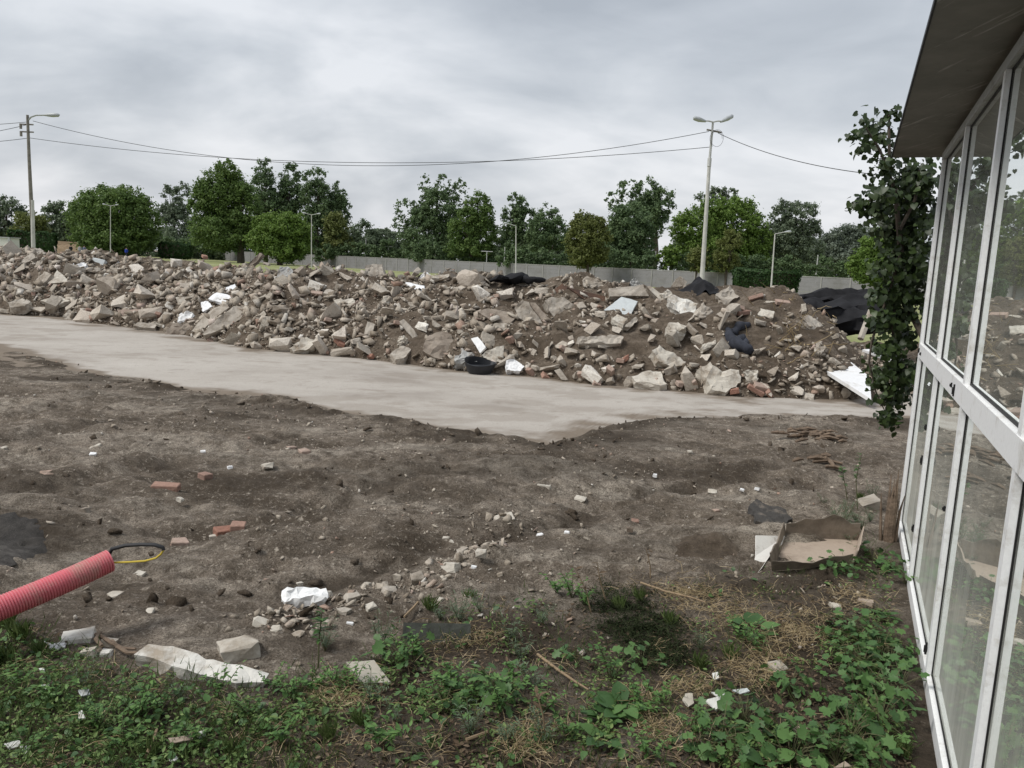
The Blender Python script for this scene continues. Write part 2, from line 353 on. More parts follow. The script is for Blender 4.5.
def mound_h(X, Y):
    X = np.asarray(X, float); Y = np.asarray(Y, float)
    t = (Y - toeY(X)) / 6.0
    up = np.clip(t / .46, 0, 1) ** .78; up = up * (1.25 - .25 * up)
    dn = 1 - sstep(.62, 1.05, t)
    h = np.interp(X, _hx, _hh) * up * dn
    h = h + np.clip(h * 2, 0, 1) * (.26 * fbm(X * .9, Y * .9, 3, 3) + .13 * fbm(X * 3.1, Y * 3.1, 5, 3))
    return np.where(t > -.02, h, 0) - .03 + .03 * np.clip(t * 60, 0, 1)
AZ, LAT = math.radians(23), .42
bD = np.array([math.sin(AZ), math.cos(AZ), 0]); bN = np.array([math.cos(AZ), -math.sin(AZ), 0]); bZ = np.array([0, 0, 1.0])
bO = bN * LAT                                   # facade plane: bO + bD*s ; outside is -bN
TRACKS = [((-20, 505), (330, 428)), ((20, 540), (420, 440)), ((90, 560), (520, 455)), ((150, 600), (580, 470)), ((250, 600), (640, 490)), ((-20, 455), (220, 405)), ((380, 575), (730, 470)), ((0, 420), (150, 388)), ((430, 560), (880, 440))]
def track_field(X, Y):          # wheel ruts crossing the yard: (sideways distance, presence) of each
    w = .10 * fbm(X * .8, Y * .8, 161, 3)
    for a, b in TRACKS:
        A = at_z(*a)[:2]; B = at_z(*b)[:2]; L = np.linalg.norm(B - A); d = (B - A) / L; u = (X - A[0]) * d[0] + (Y - A[1]) * d[1]; lat = -(X - A[0]) * d[1] + (Y - A[1]) * d[0] + w
        yield lat, sstep(-.2, .5, u) * sstep(L + .2, L - .5, u) * sstep(-.3, .1, fbm(X * 1.1 + a[0], Y * 1.1, 165, 2))
def ground_h(X, Y):
    X = np.asarray(X, float); Y = np.asarray(Y, float)
    s = nearY(X) - Y + .30 * fbm(X * .9, Y * 1.3, 21, 4) + .08 * vn(X * 9, Y * 9, 29)
    k = sstep(-.30, .30, s)
    near = sstep(16, 9, np.hypot(X, Y))
    n = .085 * fbm(X * .55, Y * .8, 1, 3) + .058 * fbm(X * 1.9 + Y * .6, Y * 3.4, 2, 5, .58) + .03 * vn(X * 10, Y * 13, 8) + .02 * vn(X * 22, Y * 26, 9)
    n = n - .045 * sstep(.25, .0, np.abs(np.mod((Y - .35 * X) * 1.15 + .5 * fbm(X * .5, Y * .5, 31, 2), 1.9) - .5)) * sstep(4.0, 5.5, Y)
    for lat, on in track_field(X, Y): n = n + on * (-.040 * np.exp(-(lat / .10) ** 2) + .022 * np.exp(-((np.abs(lat) - .20) / .08) ** 2))
    flat = sstep(3.9, 3.0, Y)                 # the weedy verge near the camera is smoother
    soil = .02 + n * (1 - .45 * flat) + .02 * sstep(.5, .1, np.abs(s - .15))
    soil = np.where(s < 1.7, soil + (np.maximum(soil, .018 + .25 * np.abs(n)) - soil) * sstep(1.7, 1.0, s), soil)
    h = (soil * near + (-.03) * (1 - near)) * k + (-.055) * (1 - k)
    q = sstep(-.40, -.05, X * bN[0] + Y * bN[1] - LAT) * (Y < 6.3)
    return h * (1 - q) + (-.03) * q
def gh(x, y): return float(ground_h(x, y))
def on_ground(px, py):
    z = 0.0
    for _ in range(4):
        p = at_z(px, py, z); z = gh(p[0], p[1])
    return at_z(px, py, z)
_ts = np.linspace(7, 30, 900)
def on_mound(px, py):
    d = ray(px, py); P = CAM[None] + d[None] * (_ts / d[1])[:, None]
    below = P[:, 2] < mound_h(P[:, 0], P[:, 1])
    inside = (P[:, 1] > toeY(P[:, 0]) - .25) & (P[:, 1] < toeY(P[:, 0]) + 3.6)
    i = np.nonzero(below & inside)[0]
    if len(i): return P[i[0]]
    j = np.nonzero(inside)[0]                    # above the crest: stand it on the crest line
    if not len(j): return None
    gap = P[j, 2] - mound_h(P[j, 0], P[j, 1])
    return P[j[np.argmin(gap)]]
def grid_mesh(name, xs, ys, hf, mt, smooth=True):
    X, Y = np.meshgrid(xs, ys); Z = hf(X, Y); V = np.stack([X, Y, Z], -1).reshape(-1, 3)
    nx, ny = len(xs), len(ys); a = (np.arange(ny - 1)[:, None] * nx + np.arange(nx - 1)[None]).ravel()
    return link(name, newmesh(name, V, np.stack([a, a + 1, a + nx + 1, a + nx], 1), mt, smooth))
# ---------------------------------------------------------------- world, sun, camera
def build_world():
    w = bpy.data.worlds.new('World'); S.world = w; w.use_nodes = True; nt = w.node_tree
    bg = nt.nodes['Background']
    sky = N(nt, 'ShaderNodeTexSky', sky_type='NISHITA'); sky.sun_disc = False
    sky.sun_elevation = math.radians(52); sky.sun_rotation = math.radians(250); sky.air_density = 1.5; sky.dust_density = 3
    g = N(nt, 'ShaderNodeTexCoord').outputs['Generated']
    sp = N(nt, 'ShaderNodeSeparateXYZ'); nt.links.new(g, sp.inputs[0])
    zz = N(nt, 'ShaderNodeMath', operation='MAXIMUM'); nt.links.new(sp.outputs[2], zz.inputs[0]); zz.inputs[1].default_value = 0.0
    za = N(nt, 'ShaderNodeMath', operation='ADD'); nt.links.new(zz.outputs[0], za.inputs[0]); za.inputs[1].default_value = .34
    cb = N(nt, 'ShaderNodeCombineXYZ')
    for k in (0, 1):
        dv = N(nt, 'ShaderNodeMath', operation='DIVIDE'); nt.links.new(sp.outputs[k], dv.inputs[0]); nt.links.new(za.outputs[0], dv.inputs[1]); nt.links.new(dv.outputs[0], cb.inputs[k])
    mp = N(nt, 'ShaderNodeMapping'); nt.links.new(cb.outputs[0], mp.inputs[0]); mp.inputs['Scale'].default_value = (1.5, 2.0, 1); mp.inputs['Location'].default_value = CLOUD_OFF
    mp.inputs['Rotation'].default_value = (0, 0, .22)
    f = noise(nt, .8, 5, .5, mp.outputs[0], .5); f2 = noise(nt, 2.2, 5, .55, mp.outputs[0], .5)
    ad = N(nt, 'ShaderNodeMath', operation='MULTIPLY_ADD'); nt.links.new(f2, ad.inputs[0]); ad.inputs[1].default_value = .26; nt.links.new(f, ad.inputs[2])
    cl = ramp(nt, ad.outputs[0], [(.42, (2.5, 2.7, 3.0)), (.53, (3.1, 3.3, 3.6)), (.62, (3.7, 3.88, 4.15)), (.74, (4.6, 4.72, 4.95))])
    up = ramp(nt, sp.outputs[2], [(0, (1.06, 1.04, 1.03)), (.22, (1.0, 1.0, 1.0)), (.6, (.92, .94, .96))])
    cl = mixc(nt, 1, cl, up, 'MULTIPLY')
    nt.links.new(mixc(nt, .93, sky.outputs[0], cl), bg.inputs['Color']); bg.inputs['Strength'].default_value = .1
    sun = bpy.data.lights.new('Sun', 'SUN'); sun.energy = 1.5; sun.angle = math.radians(18); sun.color = (1, .97, .92)
    so = bpy.data.objects.new('Sun', sun); C.objects.link(so)
    e, a = math.radians(52), math.radians(250)
    d = Vector((math.sin(a) * math.cos(e), math.cos(a) * math.cos(e), math.sin(e)))
    so.rotation_euler = d.to_track_quat('Z', 'Y').to_euler(); so.location = d * 30
    cam = bpy.data.cameras.new('Camera'); co = bpy.data.objects.new('Camera', cam); C.objects.link(co); S.camera = co
    cam.sensor_width = 36; cam.lens = FPX * 36 / 1024; cam.clip_end = 5000; cam.clip_start = .05
    co.matrix_world = Matrix(((cR[0], cU[0], -cF[0], 0), (cR[1], cU[1], -cF[1], 0), (cR[2], cU[2], -cF[2], CAMH), (0, 0, 0, 1)))
    S.view_settings.view_transform = 'Standard'; S.view_settings.look = 'None'; S.view_settings.exposure = 0.84; S.view_settings.gamma = 1
    S.view_settings.use_curve_mapping = False
CLOUD_OFF = (3.1, 1.7, 0)
build_world()
# ---------------------------------------------------------------- setting
def spread(a, b, step, far, ratio=1.16):
    core = np.arange(a, b, step); r = []; l = []; d = step; x = core[-1]
    while x < far: d *= ratio; x += d; r.append(x)
    d = step; x = a
    while x > -far: d *= ratio; x -= d; l.append(x)
    return np.array(l[::-1] + list(core) + r)
xs = spread(-8.6, 4.2, .028, 1500)
ys = [1.25]
while ys[-1] < 11.8: ys.append(ys[-1] * 1.0052)
d = .06
while ys[-1] < 2500: d *= 1.15; ys.append(ys[-1] + d)
d = .05; lo = [1.25]
while lo[-1] > -1200: d *= 1.3; lo.append(lo[-1] - d)
ys = np.array(lo[::-1][:-1] + ys)
GR = grid_mesh('ground', xs, ys, ground_h, M['soil'])
def soil_state(o):      # humus on the weedy verge and damp crumbly soil along the road edge
    co = np.empty(len(o.data.vertices) * 3, np.float32); o.data.vertices.foreach_get('co', co); X, Y = co[0::3].astype(float), co[1::3].astype(float)
    V = np.array([at_z(x, y)[:2] for x, y in zip(_VX, _VY)]); V = V[np.argsort(V[:, 0])]
    n = fbm(X * 2.5, Y * 2.5, 131, 4)
    verge = sstep(-.25, .35, np.interp(X, V[:, 0], V[:, 1]) - Y + .5 * n) * (.75 + .5 * n)
    s = nearY(X) - Y; damp = np.exp(-((s - .3) / .55) ** 2) * sstep(-.25, .25, n + .12) * .85
    tr = np.exp(-((Y - 5.9 - .28 * X + .3 * fbm(X * .7, Y * .7, 141, 2)) / .35) ** 2) * sstep(-.1, .35, fbm(X * 1.2, Y * 2, 145, 3) + .12) * .6
    bl = 0 * X
    for (px, py, rx, ry, k) in DAMP:
        g = at_z(px, py); bl = np.maximum(bl, k * np.exp(-((X - g[0] - .35 * (Y - g[1])) / rx) ** 2 - ((Y - g[1] + .2 * (X - g[0])) / ry) ** 2))
    for lat, on in track_field(X, Y): bl = np.maximum(bl, .75 * on * np.exp(-(lat / .13) ** 2))
    bl = bl * sstep(-.28, .18, fbm(X * 1.7, Y * 3.0, 151, 5, .62) + .04); tr = np.maximum(tr, bl)
    a = o.data.attributes.new('damp', 'FLOAT', 'POINT'); a.data.foreach_set('value', np.clip(np.maximum(np.maximum(verge, damp), tr), 0, 1).astype(np.float32))
DAMP = [(610, 440, .6, .45, .95), (690, 428, .7, .35, .9), (740, 445, .6, .3, .6), (470, 445, .7, .4, .9), (400, 440, .8, .35, .8), (520, 470, .8, .35, .6), (560, 500, .7, .3, .55), (430, 520, .9, .3, .5), (300, 470, .9, .3, .5), (380, 490, .7, .25, .6), (20, 535, .5, .45, .95), (60, 575, .5, .3, .7), (150, 400, 1.0, .35, .8), (60, 380, 1.2, .4, .8), (250, 420, 1.0, .3, .7), (650, 540, .5, .3, .6), (580, 555, .4, .2, .5), (760, 500, .5, .3, .5), (300, 640, .5, .15, .6), (180, 560, .5, .2, .5)]
_VX = [-300, 0, 40, 130, 265, 330, 400, 470, 540, 600, 690, 760, 830, 890, 1000]; _VY = [560, 618, 634, 672, 696, 672, 645, 612, 596, 588, 578, 574, 566, 540, 500]
soil_state(GR)
tag(GR, 'brown churned soil of the cleared site', kind='structure')
def road_mesh():
    xx = np.arange(-26, 9, .05); tt = np.linspace(0, 1, 110)
    X = np.repeat(xx[None], 110, 0); Y0 = nearY(X) - .9; Y1 = toeY(X) + 1.4
    Y = Y0 + (Y1 - Y0) * tt[:, None]; Z = .012 * fbm(X * .4, Y * .4, 44, 2) + .002 * vn(X * 4, Y * 4, 45)
    V = np.stack([X, Y, Z], -1).reshape(-1, 3); n = len(xx); a = (np.arange(109)[:, None] * n + np.arange(n - 1)[None]).ravel()
    o = link('road', newmesh('road', V, np.stack([a, a + 1, a + n + 1, a + n], 1), M['road'], True)); X, Y = X.ravel(), Y.ravel()
    q = fbm(X * 1.6, Y * 2.6, 47, 5, .62); e1 = Y - nearY(X); e2 = toeY(X) - Y; wide = .35 + .5 * np.exp(-((X - .6) / 1.3) ** 2) + .35 * (X > 1)
    d = np.maximum(sstep(.18, -.22, e1 / wide * .5 - .12 + q * .55 - .05), sstep(.2, -.2, e2 * .55 - .1 + q * .5)); d = np.maximum(d, .3 * sstep(.2, .5, fbm(X * 1.3, Y * 1.8, 49, 5, .65) + .1))
    at = o.data.attributes.new('dirt', 'FLOAT', 'POINT'); at.data.foreach_set('value', np.clip(d, 0, 1).astype(np.float32)); return o
tag(road_mesh(), 'pale worn concrete road in front of the rubble', kind='structure')
def mound_mesh():
    xx = np.arange(-26, 9.5, .055); tt = np.concatenate([np.linspace(-.015, .62, 90), np.linspace(.66, 1.1, 14)])
    X = np.repeat(xx[None], len(tt), 0); Y = toeY(X) + 6 * tt[:, None]
    Z = mound_h(X, Y) + np.clip(mound_h(X, Y) * 4, 0, 1) * (.06 * vn(X * 7, Y * 7, 51) + .035 * vn(X * 16, Y * 16, 52))
    V = np.stack([X, Y, Z], -1).reshape(-1, 3); n = len(xx); a = (np.arange(len(tt) - 1)[:, None] * n + np.arange(n - 1)[None]).ravel()
    return link('earth_mound', newmesh('earth_mound', V, np.stack([a, a + 1, a + n + 1, a + n], 1), M['mound'], True))
tag(mound_mesh(), 'long bank of tipped brown earth under the rubble', kind='structure')
def flat(name, poly, z, mt, label):
    V = [(x, y, z) for x, y in poly]; tag(link(name, newmesh(name, V, [list(range(len(V)))], mt)), label, kind='structure')
flat('lawn', [(-150, 27), (60, 20), (160, 60), (160, 140), (-60, 260), (-260, 260), (-260, 60)], .004, M['lawn'], 'yellow green field beyond the rubble')
def bank():
    P0, P1 = at_y(50, 250, 165), at_y(92, 252, 165); b = MB()
    xs_ = np.linspace(P0[0] - 3, P1[0] + 3, 14)
    V = []; F = []
    for i, x in enumerate(xs_):
        for (dy, z) in ((0, -.1), (4, 1.5 + .25 * math.sin(i * 1.3)), (9, 2.2 + .3 * math.sin(i)), (30, 2.2)): V.append((x, 160 + dy, z))
    for i in range(13):
        for k in range(3): a = i * 4 + k; F.append([a, a + 4, a + 5, a + 1])
    tag(link('bank', newmesh('bank', V, F, M['bank'], True)), 'bare sandy bank between the trees', kind='structure')
bank()
# ---------------------------------------------------------------- label engine
LANDMARKS = []      # (phrase, px, py)
def landmark(phrase, px, py): LANDMARKS.append((phrase, px, py))
PENDING = []        # (object, description, pixel, group, zone)
ORD = ['', 'second ', 'third ', 'fourth ', 'fifth ', 'sixth ', 'seventh ', 'eighth ', 'ninth ', 'tenth ', 'eleventh ', 'twelfth '] + [t + ' ' for t in 'thirteenth fourteenth fifteenth sixteenth seventeenth eighteenth nineteenth twentieth twenty-first twenty-second twenty-third twenty-fourth twenty-fifth twenty-sixth'.split()]
def want(o, desc, cat, px, group, zone=''):
    o['category'] = cat
    if group: o['group'] = group
    PENDING.append((o, desc, px, zone))
def finish_labels():
    by = {}
    for o, desc, px, zone in PENDING:
        cand = []
        for ph, lx, ly in LANDMARKS:
            dx, dy = px[0] - lx, (px[1] - ly) * 1.6
            cand.append((math.hypot(dx, dy), ph, dx, dy))
        dist, ph, dx, dy = min(cand)
        rel = ('right of' if dx > 0 else 'left of') if abs(dx) > abs(dy) else ('below' if dy > 0 else 'above')
        by.setdefault((desc, zone, rel, ph), []).append((dist, o))
    for (desc, zone, rel, ph), v in by.items():
        v.sort(key=lambda a: a[0])
        for k, (_, o) in enumerate(v):
            base = f'{desc}{" " + zone if zone else ""} {rel} {ph}'
            if len(v) > 1: base += f', {ORD[min(k, len(ORD) - 1)]}nearest'
            o['label'] = base
# ---------------------------------------------------------------- chunk generators
def hull_mesh(name, dims, mt, seed, n=14, rough=.0, sub=0, boxy=.75):
    r = random.Random(seed); bm = bmesh.new()
    drop = set(r.sample(range(8), 2 if boxy < .7 else 0))
    for i in range(8):
        if i in drop: continue
        s = [(1 if (i >> k) & 1 else -1) for k in range(3)]
        bm.verts.new([s[k] * dims[k] * .5 * (boxy + (1 - boxy) * r.random()) * (.82 + .25 * r.random()) for k in range(3)])
    for i in range(4 if drop else 0):
        q = [r.uniform(-.45, .45) for _ in range(3)]; k = r.choice((0, 1, 2, 2)); q[k] = r.choice((-.48, .48)); bm.verts.new([q[j] * dims[j] for j in range(3)])
    for i in range(n - 8):
        v = Vector((r.gauss(0, 1), r.gauss(0, 1), r.gauss(0, 1))).normalized()
        bm.verts.new([v[k] * dims[k] * .58 for k in range(3)])
    g = bmesh.ops.convex_hull(bm, input=bm.verts[:])
    bmesh.ops.delete(bm, geom=list({e for e in g['geom_interior'] + g['geom_unused'] if isinstance(e, bmesh.types.BMVert)}), context='VERTS')
    bmesh.ops.dissolve_limit(bm, angle_limit=.14, verts=bm.verts[:], edges=bm.edges[:])
    if sub:
        bmesh.ops.triangulate(bm, faces=bm.faces[:])
        for k in range(sub):
            long = [e for e in bm.edges if e.calc_length() > max(dims) * (.38 if k == 0 else .2)]
            if not long: break
            bmesh.ops.subdivide_edges(bm, edges=long, cuts=1)
            bmesh.ops.triangulate(bm, faces=bm.faces[:])
            a = rough * max(dims) / (1 + k)
            for v in bm.verts: v.co += Vector((r.uniform(-1, 1), r.uniform(-1, 1), r.uniform(-1, 1))) * a
    me = bpy.data.meshes.new(name); bm.to_mesh(me); bm.free(); me.materials.append(mt); return me
def traced(name, poly, mt, thick, nrm=(0, -.75, .6), seed=0, mound=True, lift=.03, rough=.012, at=None):
    """a slab whose outline lies on its own tilted plane at the place where it rests"""
    cx = sum(p[0] for p in poly) / len(poly); cy = sum(p[1] for p in poly) / len(poly)
    c = at if at is not None else (on_mound(cx, cy) if mound else on_ground(cx, cy))
    n = np.array(nrm, float); n /= np.linalg.norm(n); c = np.array(c)
    c = c + n * lift
    pts = []
    for q in poly:
        d = ray(*q); t = ((c - CAM) @ n) / (d @ n); pts.append(CAM + d * t)
    ctr = np.mean(pts, 0); r = random.Random(seed + len(poly) + int(cx))
    bm = bmesh.new(); vs = [bm.verts.new(p - ctr) for p in pts]
    f = bm.faces.new(vs)
    ex = bmesh.ops.extrude_face_region(bm, geom=[f])
    for v in ex['geom']:
        if isinstance(v, bmesh.types.BMVert): v.co -= Vector(n) * thick * (1 + .0 * r.random())
    bmesh.ops.recalc_face_normals(bm, faces=bm.faces[:])
    if rough > 0:
        bmesh.ops.triangulate(bm, faces=bm.faces[:])
        L = max(v.co.length for v in bm.verts)
        for k in range(3):
            long = [e for e in bm.edges if e.calc_length() > L * (.5, .3, .2)[k]]
            if long:
                bmesh.ops.subdivide_edges(bm, edges=long, cuts=1); bmesh.ops.triangulate(bm, faces=bm.faces[:])
            for v in bm.verts: v.co += Vector((r.uniform(-1, 1), r.uniform(-1, 1), r.uniform(-1, 1))) * rough / (1 + .6 * k)
    me = bpy.data.meshes.new(name); bm.to_mesh(me); bm.free(); me.materials.append(mt)
    return link(name, me, loc=ctr)
# ---------------------------------------------------------------- landmarks of the heap
for ph, x, y in [('the white foam block', 98, 262), ('the leaning lamp pole', 33, 250), ('the hollow brick wall piece', 131, 314), ('the white edged grey slab', 188, 292),
                 ('the crumpled white sheets', 222, 294), ('the two long ribbed slabs', 225, 320), ('the upright cool grey slab', 284, 273), ('the white five cornered slab', 345, 304),
                 ('the boulder on the crest', 374, 272), ('the white film strip', 415, 286), ('the flat white plate', 440, 275), ('the brown rounded boulder', 440, 346),
                 ('the black tub', 479, 368), ('the flat brown boulder slab', 497, 316), ('the black felt roll', 515, 278), ('the curved concrete shell', 562, 310),
                 ('the rusty sheets', 580, 291), ('the pale blue panel', 621, 306), ('the segmented kerb block', 600, 340), ('the rounded long slab', 670, 356),
                 ('the white beam', 660, 298), ('the peaked black felt', 698, 285), ('the blue jacket', 739, 340), ('the leaning white board', 848, 382),
                 ('the large black felt cover', 835, 300), ('the steel post', 866, 325), ('the thin white slab', 766, 313), ('the pale angular boulder', 722, 380), ('the pale roadside slab', 650, 378), ('the roundish roadside chunk', 300, 345)]:
    landmark(ph, x, y)
UP = (0, -.45, .9); FC = (0, -.92, .4); MD = (0, -.75, .66); RT = (.35, -.7, .6); LT = (-.35, -.7, .6)
